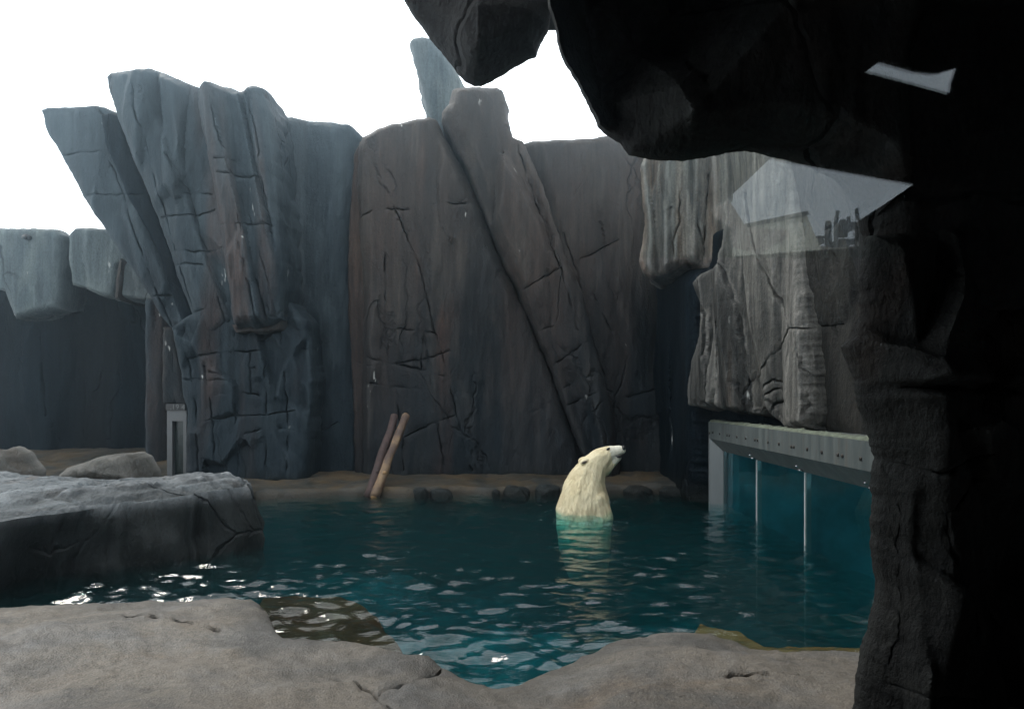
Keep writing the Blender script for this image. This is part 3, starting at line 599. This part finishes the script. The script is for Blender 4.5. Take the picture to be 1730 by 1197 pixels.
# ------------------------------------------------------------------ right side wall with flutes
A, B = np.array([3.325, 13.3, 0]), np.array([4.157, 8.6, 0]); dAB = (B-A)/np.linalg.norm(B-A); nH = np.array([dAB[1], -dAB[0], 0])
if nH[0] > 0: nH = -nH
sw = thing('side_rock_wall', 'pale fluted rock hanging over the underwater window on the right', 'rock wall', (3.7, 11, 1.4))
slab('fluted_rock', [(1176, 476), (1190, 462), (1212, 452), (1232, 440), (1238, 380), (1236, 240), (1330, 220), (1352, 330), (1372, 470), (1384, 560), (1391, 640), (1394, 700), (1388, 726), (1360, 726), (1335, 722), (1313, 704), (1300, 690), (1285, 700), (1255, 699), (1225, 692), (1205, 686), (1196, 676), (1190, 688), (1168, 684), (1168, 650), (1176, 600), (1190, 560), (1190, 520)],
     M['side'], plane=(A, nH), jag=1.4, R=.16, thick=1.0, parent=sw, step=2.2, facets=(.8, .5), stretch=.16,
     relief=lambda px, py, X: .03*ridged(px*.016+py*.0012, py*.0010, .7, 2)-.03+.8*np.interp(px-(py-500)*.10, [1170, 1200, 1215, 1240, 1270, 1290, 1340, 1390, 1450], [0, .12, -.06, .12, -.05, .18, .2, .12, .0]),
     cracks=[[(1215, 520), (1217, 600), (1215, 694)], [(1234, 545), (1229, 620), (1224, 690)], [(1241, 447), (1264, 527), (1270, 597), (1277, 696)], [(1386, 555), (1349, 553), (1317, 607), (1290, 640), (1292, 670)], [(1370, 565), (1377, 600), (1386, 634), (1387, 700)], [(1177, 434), (1207, 534), (1210, 598)],
             [(1300, 655), (1320, 640), (1330, 645)], [(1305, 668), (1325, 655), (1332, 660)], [(1312, 700), (1320, 682), (1334, 676)], [(1349, 553), (1300, 420), (1285, 330)]], crack_d=.16)
slab('rock_panel', [(1325, 200), (1500, 180), (1580, 300), (1580, 800), (1480, 764), (1440, 742), (1405, 738), (1380, 728), (1375, 600), (1350, 420)], M['sidebrown'], plane=(A+np.array([.28, 0, 0]), nH), R=.3, thick=1.0, parent=sw, step=2.6, facets=(1.2, .6), stretch=.3, cracks=[[(1395, 560), (1420, 552), (1450, 548)], [(1400, 650), (1408, 720)]])
slab('fluted_rock', [(1082, 285), (1090, 262), (1130, 245), (1260, 240), (1262, 420), (1230, 440), (1200, 456), (1165, 448), (1130, 466), (1100, 470), (1086, 460), (1080, 440), (1090, 380)],
     M['sidepale'], plane=((2.75, 13.9, 0), (-.35, -.93, 0)), R=.22, thick=1.2, parent=sw, step=3.0, facets=(.8, .5), stretch=.2,
     relief=lambda px, py, X: .14*ridged(px*.024, py*.002, 2.7, 3)-.05, cracks=[[(1142, 440), (1140, 420), (1150, 380), (1152, 330)], [(1200, 300), (1195, 370), (1188, 430)], [(1186, 456), (1191, 425), (1180, 380)]])
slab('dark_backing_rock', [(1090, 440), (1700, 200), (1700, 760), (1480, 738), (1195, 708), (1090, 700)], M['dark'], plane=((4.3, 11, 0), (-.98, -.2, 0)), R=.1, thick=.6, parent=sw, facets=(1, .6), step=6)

tick('walls')
# ------------------------------------------------------------------ underwater window
X0, XG = 3.57, 3.77
wn = thing('pool_window', 'long grey steel framed underwater window set in the right pool wall', 'window', (X0, 9.5, -1.2))
Ya, Yb = 12.9, 4.2
V = [(X0, Ya, 1.46), (X0, Yb, 1.46), (X0, Yb, 1.16), (X0, Ya-.06, 1.16), (XG+.35, Ya, 1.46), (XG+.35, Yb, 1.46)]
def prism(poly, ya, yb):   # poly in (x, z)
    n_ = len(poly); V = [(x, ya, z) for x, z in poly]+[(x, yb, z) for x, z in poly]
    return V, [tuple(range(n_))[::-1], tuple(range(n_, 2*n_))]+[(i, (i+1) % n_, n_+(i+1) % n_, n_+i) for i in range(n_)]
V, Fs = prism([(X0, 1.16), (X0, 1.46), (XG+.5, 1.46), (XG+.5, .94), (XG, .94)], Ya, Yb); new_mesh('header_beam', V, Fs, M['steel'], wn, False)
V, Fs = [], []
pl = [(X0, Ya), (X0, Ya-.07), (XG, Ya-.22), (XG+.06, Ya-.22), (XG+.06, Ya)]
V = [(x, y, -2.0) for x, y in pl]+[(x, y, 1.158) for x, y in pl]; n_ = 5
Fs = [tuple(range(n_)), tuple(range(n_, 2*n_))[::-1]]+[(i, n_+i, n_+(i+1) % n_, (i+1) % n_) for i in range(n_)]
new_mesh('end_jamb', V, Fs, M['revealsteel'], wn, False)
js = [12.68, 10.95, 9.14, 7.34, 5.55, 4.2]
for i in range(5):
    V, Fs = box(XG+.01, XG+.07, js[i+1]+.02, js[i]-.02, -2.0, .94); new_mesh('glass_panel', V, Fs, M['poolglass'], wn, False)
for y in js[1:5]:
    V, Fs = box(XG-.004, XG+.075, y-.018, y+.018, -2.0, .935); new_mesh('glass_joint', V, Fs, M['joint'], wn, False)
    for dy, dz in ((.10, .075), (.03, .03)):
        p = np.array([XG-.03-dz*.3, y+dy, .93+dz])
        V, Fs = tube([p+(.03, 0, 0), p+(-.03, 0, 0)], .016, 8); new_mesh('glass_clamp', V, Fs, M['chrome'], wn)
for bx_, by_ in ((95, 205), (122, 200), (180, 210), (243, 222), (262, 225), (325, 237), (400, 248), (478, 262), (500, 265), (587, 283), (680, 297), (785, 320), (806, 322), (918, 342), (1042, 366), (1178, 388), (1216, 398), (1370, 422)):
    p = on_plane(np.array(bx_/4.9875+1180), np.array(by_/4.9875+690), (X0, 0, 0), (1., 0, 0))
    V, Fs = tube([p+(.01, 0, 0), p+(-.012, 0, 0)], .022, 8); new_mesh('bolt', V, Fs, M['bolt'], wn)
# crust of lichen on top of the header
yg = np.linspace(Ya-.02, Yb, 260); V = []; Fs = []
for i, y in enumerate(yg):
    h = .05+.05*max(0, float(fbm(y*1.2, 1, 2, 3)))+.04*max(0, float(perlin(y*9, 3, 3)))
    V += [(X0+.01, y, 1.462), (X0+.03, y, 1.462+h*.5), (X0+.10, y, 1.462+h*.7), (X0+.16, y, 1.40)]
    if i:
        for k in range(3): a0 = (i-1)*4+k; Fs.append((a0, a0+1, a0+5, a0+4))
new_mesh('lichen_crust', V, Fs, M['moss'], wn)
# the visitors' gallery behind the glass: floor, rear wall, ceiling
gl = thing('viewing_gallery', 'dim room behind the underwater window', 'room', (6, 9, -2))
for nm, b in (('gallery_wall', (7.2, 7.4, 4, 13, -2, 1)), ('gallery_ceiling', (4.0, 7.4, 4, 13, .95, 1.1)), ('gallery_end_wall', (3.86, 7.2, 12.72, 12.9, -2, .95))):
    V, Fs = box(*b); new_mesh(nm, V, Fs, simple(nm, (.20, .85, .98), .7, 0, .5, 1.2), gl, False)
V, Fs = box(4.3, 7.2, 4, 12.8, -2.2, -2.0); new_mesh('gallery_floor', V, Fs, M['brown'], gl, False)

# ------------------------------------------------------------------ rock island, boulders, stones
isl = [(-3.48, 9.55), (-3.42, 9.15), (-3.60, 8.80), (-3.86, 8.45), (-4.15, 8.05), (-4.45, 7.70), (-4.75, 7.30), (-4.95, 6.85), (-5.8, 6.40), (-8, 6.2), (-11, 6.3), (-11, 10.2), (-7.5, 9.9), (-6, 9.75), (-4.6, 9.75)]
def isl_relief(px, py, X):
    x, y = X[:, 0], X[:, 1]
    lip = np.interp(x, [-11, -5.8, -4.95, -4.15, -3.60, -3.48], [6.3, 6.4, 6.85, 8.05, 8.8, 9.2]); s = (y-lip)*.75
    wv = .12*fbm(x*1.3, y*1.3, 3, 4); sg_ = lambda c, w: 1/(1+np.exp(-np.clip((s+wv*1.2-c)/w, -30, 30)))
    fl = .035*np.where(np.abs(fbm(x*.6, y*2.2, 4, 4)) < .07, -1, 0)
    return -.26+.05*sg_(.10, .012)+.045*sg_(.20, .012)+.06*sg_(.33, .018)+.07*sg_(.62, .02)+.05*fbm(x*.8, y*.8, 1, 4)+.05*np.clip(x+5, 0, 2)+fl*np.clip(s*3, 0, 1)
io = slab('rock_island', isl, M['island'], plane=((0, 0, .70), HZ), world=True, step=.04, R=.16, thick=1.6, relief=isl_relief, rough=.05, side_noise=.14,
          flare=lambda t, q: -.55*np.clip(t*1.3, 0, 1)*np.clip((-3.9-q[:, 0])/.8, 0, 1)*np.clip((8.4-q[:, 1])/.8, 0, 1)+.10*t, jag=2.5)
tag(io, 'low flat layered rock jutting into the pool from the left, pale on top', 'rock')
b1 = slab('boulder', [(98, 812), (108, 796), (130, 785), (160, 774), (185, 768), (204, 769), (216, 780), (228, 800), (232, 815)], M['boulder'], Y=12.3, R=.28, thick=.8, rough=.05, facets=(.5, .5), stretch=.8)
tag(b1, 'rounded tan boulder lying just behind the flat layered rock', 'boulder')
b2 = slab('boulder', [(-60, 812), (-50, 780), (-20, 762), (2, 770), (14, 786), (22, 800), (24, 812)], M['boulder'], Y=12.4, R=.26, thick=.8, rough=.05, facets=(.5, .5), stretch=.8)
tag(b2, 'brown boulder cut by the left edge of the picture', 'boulder')
def stone(px, w, h, Y, label, grp):
    n_ = 12; c = at(px, 0, Y); V, Fs = [], []
    bm = bmesh.new(); bmesh.ops.create_icosphere(bm, subdivisions=3, radius=1)
    P = np.array([v.co[:] for v in bm.verts]); P = np.sign(P)*np.abs(P)**.75
    d = 1+.22*fbm(P[:, 0]*1.1+px, P[:, 1]*1.1, P[:, 2]*1.1, 3); P = P*d[:, None]
    P = P*np.array([w/2, w*.4, h])+np.array([c[0], Y+w*.1, .0])
    Fs = [tuple(v.index for v in f.verts) for f in bm.faces]; bm.free()
    tag(new_mesh('shore_stone', P, Fs, M['stone']), label, 'stone', grp)
for px, w, h, Y, lb in ((708, .34, .17, 13.62, 'square dark stone right of the leaning logs at the far waterline'), (745, .42, .15, 13.66, 'flat grey stone between the logs and the long dark stone, at the far waterline'),
                    (838, .16, .13, 13.72, 'smallest dark stone at the far waterline, left of the long rounded one'), (872, .55, .17, 13.85, 'long rounded dark stone at the far waterline, left of the bear'),
                    (925, .50, .19, 13.9, 'dark stone at the far waterline against the left side of the bear'), (1078, .55, .16, 13.9, 'dark stone at the far waterline just right of the bear'), (1135, .5, .15, 13.9, 'dark stone at the far waterline nearest the window jamb')):
    stone(px, w, h, Y, lb, 'stones along the far waterline')

# ------------------------------------------------------------------ logs
def log(label, a, b, r, mat, endmat, seed):
    a, b = np.array(a), np.array(b); t_ = thing('log', label, 'log', a)
    pts = []
    for i in range(15):
        s_ = i/14; p = a+(b-a)*s_; pts.append(p+np.array([.03*float(perlin(s_*3+seed, 0, 0)), 0, .03*float(perlin(0, s_*3+seed, 0))]))
    rad = [r*(1.08-.16*i/14) for i in range(15)]
    V, Fs = tube(pts, rad, 14, True, .28, seed); new_mesh('bark', V, Fs, mat, t_)
    for s_, sg_ in ((.0, -1), (1, 1)):
        p = pts[0] if sg_ < 0 else pts[-1]; d = (pts[1]-pts[0]) if sg_ > 0 else (pts[0]-pts[1]); d = d/np.linalg.norm(d)
        V, Fs = tube([p-d*.02, p+d*.012, p+d*.03], [r*.86, r*.8, r*.3], 12); new_mesh('cut_end', V, Fs, endmat, t_)
    kn = pts[4]+np.array([.02, -r*.9, 0]); V, Fs = tube([kn+(0, .04, 0), kn+(.01, -.035, .02)], [.05, .03], 8); new_mesh('knot', V, Fs, endmat, t_)
log('dark reddish log, left one of two leaning on the back wall', at(623, 838, 13.62), at(667, 702, 14.7), .082, M['bark'], M['bark'], 1)
log('log with bare yellow wood, right one of two leaning on the back wall', at(632, 840, 13.5), at(686, 701, 14.6), .082, M['peeled'], M['cutwood'], 5)

tick('stones')
# ------------------------------------------------------------------ polar bear
BY = 11.9; u = BY/F
def bp(px, py, d=0): return np.array([(px-CX)/F*BY, BY-d*u, EYE-(py-HY)/F*BY])
def chain(ctrl, n=14):
    out = []
    for (a, b) in zip(ctrl[:-1], ctrl[1:]):
        for i in range(n): s_ = i/n; out.append([a[k]+(b[k]-a[k])*s_ for k in range(len(a))])
    out.append(list(ctrl[-1])); return out
blobs = []   # px, py, r(px), depth offset, depth factor
blobs += [(x, y, r, d, f_) for x, y, r, d, f_ in chain([(992, 960, 34, 0, 1), (988, 920, 44, 0, 1.05), (986, 886, 48, 0, 1.05), (985.5, 860, 46.5, 0, 1.05), (987, 836, 40, 0, 1.02), (990, 815, 32.5, 0, .97), (997, 798, 27, 0, .92), (1004, 787, 23.5, 0, .95), (1011, 778.5, 20.5, 0, .95), (1019, 772, 17.5, 0, .88), (1027, 766.8, 14.2, 0, .8), (1034, 763.5, 11.2, 0, .78), (1041, 761.5, 9.6, 0, .85), (1047, 760.2, 8.6, 0, .9), (1050, 760, 7.6, 0, .9)])]
blobs += chain([(1004, 796, 19, 0, .8), (1018, 789, 16, 0, .75), (1028, 782, 12, 0, .75), (1037, 776.5, 8.5, 0, .75), (1045, 772.5, 5.6, 0, .85)], 8)
for sgn in (-1, 1):
    blobs += chain([(1004, 845, 22, 20*sgn, 1), (1012, 872, 22, 24*sgn, 1), (1010, 905, 18, 24*sgn, 1), (1010, 935, 14, 24*sgn, 1)], 7)
V, Fs = [], []
bmI = bmesh.new(); bmesh.ops.create_icosphere(bmI, subdivisions=2, radius=1); iv = np.array([v.co[:] for v in bmI.verts]); ifc = [tuple(v.index for v in f.verts) for f in bmI.faces]; bmI.free()
for px, py, r, d, f_ in blobs:
    c = bp(px, py, d); n0 = len(V); V += list((c+iv*np.array([r, r*f_, r])*u)*K); Fs += [tuple(i+n0 for i in q_) for q_ in ifc]
me = bpy.data.meshes.new('tmp'); me.from_pydata([tuple(v) for v in V], [], Fs); tmp = bpy.data.objects.new('tmp', me); COL.objects.link(tmp)
rm = tmp.modifiers.new('r', 'REMESH'); rm.mode = 'VOXEL'; rm.voxel_size = .0125
sm = tmp.modifiers.new('s', 'SMOOTH'); sm.iterations = 5; sm.factor = .5
dg = bpy.context.evaluated_depsgraph_get(); ev = tmp.evaluated_get(dg); me2 = ev.to_mesh()
BV = np.array([v.co[:] for v in me2.vertices]); BF = [tuple(p_.vertices) for p_ in me2.polygons]; BN = np.array([v.normal[:] for v in me2.vertices]); ev.to_mesh_clear()
bpy.data.objects.remove(tmp)
# clumped wet fur: ridges running down the neck, skin folds where the neck bends
s1 = fbm(BV[:, 0]*9, BV[:, 1]*9, BV[:, 2]*2.6, 4); s2 = fbm(BV[:, 0]*26, BV[:, 1]*26, BV[:, 2]*9, 3)
hz_ = BV[:, 2]/K
amp = np.interp(hz_, [-.5, .5, .85, 1.1], [.020, .016, .008, .003])
BV = BV+BN*(amp*s1+amp*.30*s2)[:, None]
bear = thing('polar_bear', 'cream polar bear standing chest deep in the pool with its snout raised to the right', 'polar bear', bp(986, 1000))
bo = new_mesh('body', BV, BF, [M['fur'], M['muzzle'], M['skin']], bear, True, False)
mz = bp(1044, 762)*K
for pl_ in bo.data.polygons:
    c = np.array(pl_.center)+np.array(bo.location)
    if c[0] > mz[0]-.145*K and c[2] > (EYE-(782-HY)*u)*K and c[0]-mz[0] > -.145*K+.25*(mz[2]-c[2]): pl_.material_index = 1
def ell(name, c, rad, mat, rot=0, parent=bear, sub=3, rz=0):
    bm = bmesh.new(); bmesh.ops.create_icosphere(bm, subdivisions=sub, radius=1); P = np.array([v.co[:] for v in bm.verts]); Fc = [tuple(v.index for v in f.verts) for f in bm.faces]; bm.free()
    P = P*np.array(rad)*u; c_, s_ = math.cos(rot), math.sin(rot)
    P = np.stack([P[:, 0]*c_-P[:, 2]*s_, P[:, 1], P[:, 0]*s_+P[:, 2]*c_], 1)
    c2, s2_ = math.cos(rz), math.sin(rz); P = np.stack([P[:, 0]*c2-P[:, 1]*s2_, P[:, 0]*s2_+P[:, 1]*c2, P[:, 2]], 1)
    return new_mesh(name, P+np.asarray(c), Fc, mat, parent)
for sgn in (1, -1):
    er = ell('ear', bp(986.5, 778.2, 15*sgn), (9.0, 4.0, 5.6), M['fur'], .35, rz=.35*sgn)
    ell('inner_ear', bp(986.0, 778.6, 15*sgn+2.9*sgn), (5.6, 1.8, 2.6), M['earin'], .35, er, rz=.35*sgn)
    ell('eye', bp(1026.2, 757.2, 9.2*sgn), (3.2, 2.0, 2.0), M['skin'], .5)
    ell('nostril', bp(1055, 756, 3*sgn), (1.3, 1, .9), M['skin'])
ell('nose', bp(1052.6, 756.8, 0), (4.4, 6.8, 5.4), M['skin'], -.3)
# mouth: dark lip line on each side
for sgn in (1, -1):
    pts = [bp(1052, 766.5, 3*sgn), bp(1049.5, 769.3, 6.6*sgn), bp(1045.5, 770.4, 8.0*sgn), bp(1041.5, 770.0, 8.8*sgn), bp(1038.5, 768.2, 9.4*sgn)]
    V, Fs = tube(pts, [.9*u, 1.9*u, 2.4*u, 1.8*u, .7*u], 8); new_mesh('lip', V, Fs, M['skin'], bear)
# short wet hair tufts over the fur
hr = np.random.default_rng(5); tri = [f for f in BF]; cen = BV[np.array([f[0] for f in tri])]; HV, HF = [], []
ok = np.where((cen[:, 2] > -.02) & (cen[:, 0] < mz[0]-.12*K))[0]
for j in hr.choice(ok, 15000):
    f = tri[j]; p = BV[list(f)].mean(0)+hr.normal(size=3)*.004; n_ = BN[f[0]]
    down = np.array([-.25, 0, -1.]); tdir = down-n_*down.dot(n_); tdir /= np.linalg.norm(tdir)+1e-6
    L = hr.uniform(.018, .040)*(1 if p[2] < .85*K else .6); tip = p+tdir*L+n_*L*hr.uniform(.10, .28)+hr.normal(size=3)*.003; sd_ = np.cross(tdir, n_)*.0016
    q0 = len(HV); HV += [p-sd_-n_*.002, p+sd_-n_*.002, tip]; HF.append((q0, q0+1, q0+2))
tag(new_mesh('fur', HV, HF, M['fur'], bear, True, False), kind='stuff')

tick('bear')
# ------------------------------------------------------------------ hanging boulder and arch
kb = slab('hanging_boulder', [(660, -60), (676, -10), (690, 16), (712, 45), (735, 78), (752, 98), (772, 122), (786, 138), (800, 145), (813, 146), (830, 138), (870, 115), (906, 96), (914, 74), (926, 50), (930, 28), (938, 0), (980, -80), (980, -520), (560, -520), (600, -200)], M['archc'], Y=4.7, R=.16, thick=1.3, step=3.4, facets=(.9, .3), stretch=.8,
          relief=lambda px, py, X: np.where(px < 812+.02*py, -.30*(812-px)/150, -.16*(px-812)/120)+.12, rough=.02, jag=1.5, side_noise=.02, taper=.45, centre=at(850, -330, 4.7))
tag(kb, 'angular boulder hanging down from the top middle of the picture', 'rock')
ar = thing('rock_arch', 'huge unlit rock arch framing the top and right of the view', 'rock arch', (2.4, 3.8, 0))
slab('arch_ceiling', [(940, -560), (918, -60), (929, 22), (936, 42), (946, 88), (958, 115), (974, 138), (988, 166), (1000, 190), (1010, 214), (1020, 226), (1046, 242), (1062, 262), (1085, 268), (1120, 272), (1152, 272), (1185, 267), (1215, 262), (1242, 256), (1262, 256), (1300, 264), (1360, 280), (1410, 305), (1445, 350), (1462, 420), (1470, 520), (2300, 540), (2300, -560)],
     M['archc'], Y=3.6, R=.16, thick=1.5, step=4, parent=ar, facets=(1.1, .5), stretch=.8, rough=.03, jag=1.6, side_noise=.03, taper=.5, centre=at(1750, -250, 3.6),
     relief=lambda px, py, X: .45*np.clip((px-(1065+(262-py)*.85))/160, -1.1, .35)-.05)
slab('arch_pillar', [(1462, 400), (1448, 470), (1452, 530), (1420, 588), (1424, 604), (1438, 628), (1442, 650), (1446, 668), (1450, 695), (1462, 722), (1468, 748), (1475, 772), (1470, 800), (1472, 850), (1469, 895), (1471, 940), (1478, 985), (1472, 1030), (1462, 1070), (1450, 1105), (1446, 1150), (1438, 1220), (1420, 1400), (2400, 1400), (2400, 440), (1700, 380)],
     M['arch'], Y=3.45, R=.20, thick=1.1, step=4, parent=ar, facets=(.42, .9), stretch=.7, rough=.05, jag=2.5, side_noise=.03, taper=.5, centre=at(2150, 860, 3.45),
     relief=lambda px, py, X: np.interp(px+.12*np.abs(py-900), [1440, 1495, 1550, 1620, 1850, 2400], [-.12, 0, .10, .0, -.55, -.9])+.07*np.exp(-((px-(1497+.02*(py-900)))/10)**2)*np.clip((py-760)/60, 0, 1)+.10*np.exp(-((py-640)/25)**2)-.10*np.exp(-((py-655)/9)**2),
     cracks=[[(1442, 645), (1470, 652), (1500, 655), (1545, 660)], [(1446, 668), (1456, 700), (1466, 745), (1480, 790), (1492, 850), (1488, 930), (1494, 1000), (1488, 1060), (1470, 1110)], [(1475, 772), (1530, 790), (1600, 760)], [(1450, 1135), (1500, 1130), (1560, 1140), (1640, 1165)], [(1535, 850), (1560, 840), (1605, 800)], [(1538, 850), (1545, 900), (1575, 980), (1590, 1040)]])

tick('arch')
# ------------------------------------------------------------------ the visitors' shelter round the camera and what the viewing glass mirrors
PG = 2.05                                 # only the viewing glass's upper right part, this far ahead; its mirror image of a thing at depth D stands at 2*PG - D
def mir(px, py, D): p = at(px, py, D); p[1] = 2*PG-p[1]; return p
sh = thing('visitor_shelter', 'dark shelter enclosing the viewpoint', 'shelter', (0, 0, 0))
DB = 6.0; YB = 2*PG-DB                    # rear wall
def wall_holes(name, outer, holes, y, t, mat, parent):
    pts, faces = [Vector(p) for p in outer], [list(range(len(outer)))]
    edges = []
    for h in holes:
        n0 = len(pts); pts += [Vector(p) for p in h]; edges += [(n0+i, n0+(i+1) % len(h)) for i in range(len(h))]
    r = delaunay_2d_cdt(pts, edges, faces, 1, 1e-5); P = np.array([tuple(v) for v in r[0]])
    tr_ = [f for f in r[2] if not any(inside(P[list(f)].mean(0)[None], np.array(h))[0] for h in holes)]
    n_ = len(P); V = [(p[0], y, p[1]) for p in P]+[(p[0], y-t, p[1]) for p in P]
    Fs = [tuple(f) for f in tr_]+[tuple(i+n_ for i in f)[::-1] for f in tr_]
    for loop in [outer]+holes:
        ids = [int(np.argmin(((P-np.array(p))**2).sum(1))) for p in loop]
        for i in range(len(ids)): a0, b0 = ids[i], ids[(i+1) % len(ids)]; Fs.append((a0, b0, b0+n_, a0+n_))
    return new_mesh(name, V, Fs, mat, parent, False)
def xz(px, py): p = mir(px, py, DB); return (p[0], p[2])
h1 = [xz(*p) for p in ((1195, 346), (1212, 326), (1290, 262), (1352, 274), (1420, 286), (1548, 309), (1500, 342), (1449, 374), (1447, 418), (1380, 422), (1240, 432), (1236, 384), (1212, 368))]
h2 = [xz(*p) for p in ((1455, 117), (1467, 117), (1489, 101), (1545, 117), (1583, 122), (1621, 111), (1612, 136), (1609, 158), (1540, 139))]
wall_holes('rear_wall', [(-3, -.5), (5.2, -.5), (5.2, 5.09), (-3, 5.09)], [h1, h2], YB, .04, M['concrete'], sh)
for nm, b in (('side_wall', (-3.2, -3.0, YB-.12, 2.5, -.5, 5.1)), ('shading_lintel', (-3.2, .6, 3.4, 3.6, 4.0, 5.1)), ('side_wall', (5.2, 5.4, YB-.12, 5.2, -.5, 5.1)), ('roof', (-3.2, 5.4, YB-.12, 3.6, 5.1, 5.4)), ('roof', (.3, 5.4, 3.6, 6.2, 5.1, 5.4)), ('floor', (-3.0, 5.2, YB-.1, 2.4, -.6, .0))):  # unseen lintel added and left wall sized to control light on the arch
    V, Fs = box(*b); new_mesh(nm, V, Fs, M['concrete'], sh, False)
gp = np.array([at(1083, 0, PG), at(1900, 0, PG)]); z0, z1 = at(0, 434, PG)[2], at(0, -60, PG)[2]
V, Fs = box(gp[0][0], gp[1][0], PG, PG+.02, z0, z1); Fs = [Fs[2], Fs[3]]
tag(new_mesh('glass_pane', V, Fs, M['pane'], None, False), 'clear glass pane at upper right mirroring the sky and a rooftop', 'glass pane')
# mirrored building with rooftop plant, standing behind the shelter
DBD = 34.0
bd = thing('service_building', 'flat roofed beige building with rooftop pipes, seen mirrored in the glass', 'building', (14, 2*PG-DBD, 0))
def bxm(x0, x1, y0, y1, D, dep):
    a, b = mir(x0, y1, D), mir(x1, y0, D); return box(a[0], b[0], a[1]-dep, a[1], a[2], b[2])
def prism_m(poly, D, dep):
    P = [mir(x, y, D) for x, y in poly]; n_ = len(P); V = P+[p+np.array([0, -dep, 0]) for p in P]
    return V, [tuple(range(n_)), tuple(range(n_, 2*n_))[::-1]]+[(i, n_+i, n_+(i+1) % n_, (i+1) % n_) for i in range(n_)]
V, Fs = prism_m([(1250, 386), (1363, 362), (1372, 384), (1387, 418), (1392, 520), (1250, 520)], DBD, 8); new_mesh('wall', V, Fs, M['cladding'], bd, False)
V, Fs = prism_m([(1248, 380), (1364, 356), (1367, 362), (1248, 386)], DBD-.2, 8.4); new_mesh('parapet', V, Fs, M['metal'], bd, False)
V, Fs = prism_m([(1180, 352), (1222, 322), (1262, 384), (1334, 388), (1334, 400), (1290, 386), (1236, 384), (1180, 378)], 20, 2.5); ev_ = tag(new_mesh('canopy_roof', V, Fs, M['brown'], None, False), 'dark brown slanted canopy corner, mirrored in the glass left of the building', 'canopy')
V, Fs = prism_m([(1150, 350), (1222, 305), (1300, 250), (1320, 250), (1236, 330), (1150, 380)], 8, .3); tag(new_mesh('roof_beam', V, Fs, M['metal'], None, False), 'slanted dark beam mirrored in the glass at the left edge of the sky', 'beam')
V, Fs = bxm(1366, 1480, 416, 520, DBD+1, 8); new_mesh('lower_wing', V, Fs, M['brown'], bd, False)
V, Fs = bxm(1226, 1238, 326, 340, DBD+4, 3); new_mesh('roof_housing', V, Fs, M['metal'], bd, False)
for x0, x1, y0, y1, mt in ((1394, 1405, 378, 416, 'metal'), (1409, 1416, 372, 418, 'lightmetal'), (1417, 1432, 376, 400, 'metal'), (1432, 1447, 374, 386, 'metal'), (1380, 1394, 398, 402, 'metal'), (1382, 1396, 404, 409, 'lightmetal'), (1418, 1447, 403, 410, 'metal')):
    a_, b_ = mir((x0+x1)/2, y1, DBD), mir((x0+x1)/2, y0, DBD); r_ = (x1-x0)/2/F*DBD
    if x1-x0 < 16 and y1-y0 > 15: V, Fs = tube([a_, b_, b_+(0, 0, .15)], [r_, r_, r_*.6], 12); new_mesh('duct', V, Fs, M[mt], bd)
    else: V, Fs = bxm(x0, x1, y0, y1, DBD, 1.2); new_mesh('duct', V, Fs, M[mt], bd, False)
for x, y0, y1, dx in ((1413, 356, 374, 3), (1450, 352, 372, -3), (1434, 366, 376, 0)):
    V, Fs = tube([mir(x, y1, DBD), mir(x+dx, y0, DBD)], .09, 8); new_mesh('flue', V, Fs, M['metal'], bd)
t = NT('glare_volume'); hv_ = t.n('ShaderNodeVolumePrincipled'); hv_.inputs['Color'].default_value = (.66, .86, 1, 1); hv_.inputs['Density'].default_value = .0055; hv_.inputs['Anisotropy'].default_value = .88
t.l(hv_.outputs[0], t.out.inputs['Volume'])
V, Fs = box(-24, 24, -44, 24, -3.8, 14); hz_o = tag(new_mesh('glare_haze', V, Fs, t.m, smooth=False), 'thin pale haze added for the glare on the viewing glass', kind='stuff')  # scattering volume added to imitate the bloom on the viewing glass
bm = bmesh.new(); bm.from_mesh(hz_o.data); bmesh.ops.recalc_face_normals(bm, faces=bm.faces); bm.to_mesh(hz_o.data); bm.free()
tt = np.array([len(o.data.polygons) for o in bpy.data.objects if o.type == 'MESH']); print('polys', tt.sum(), len(tt))
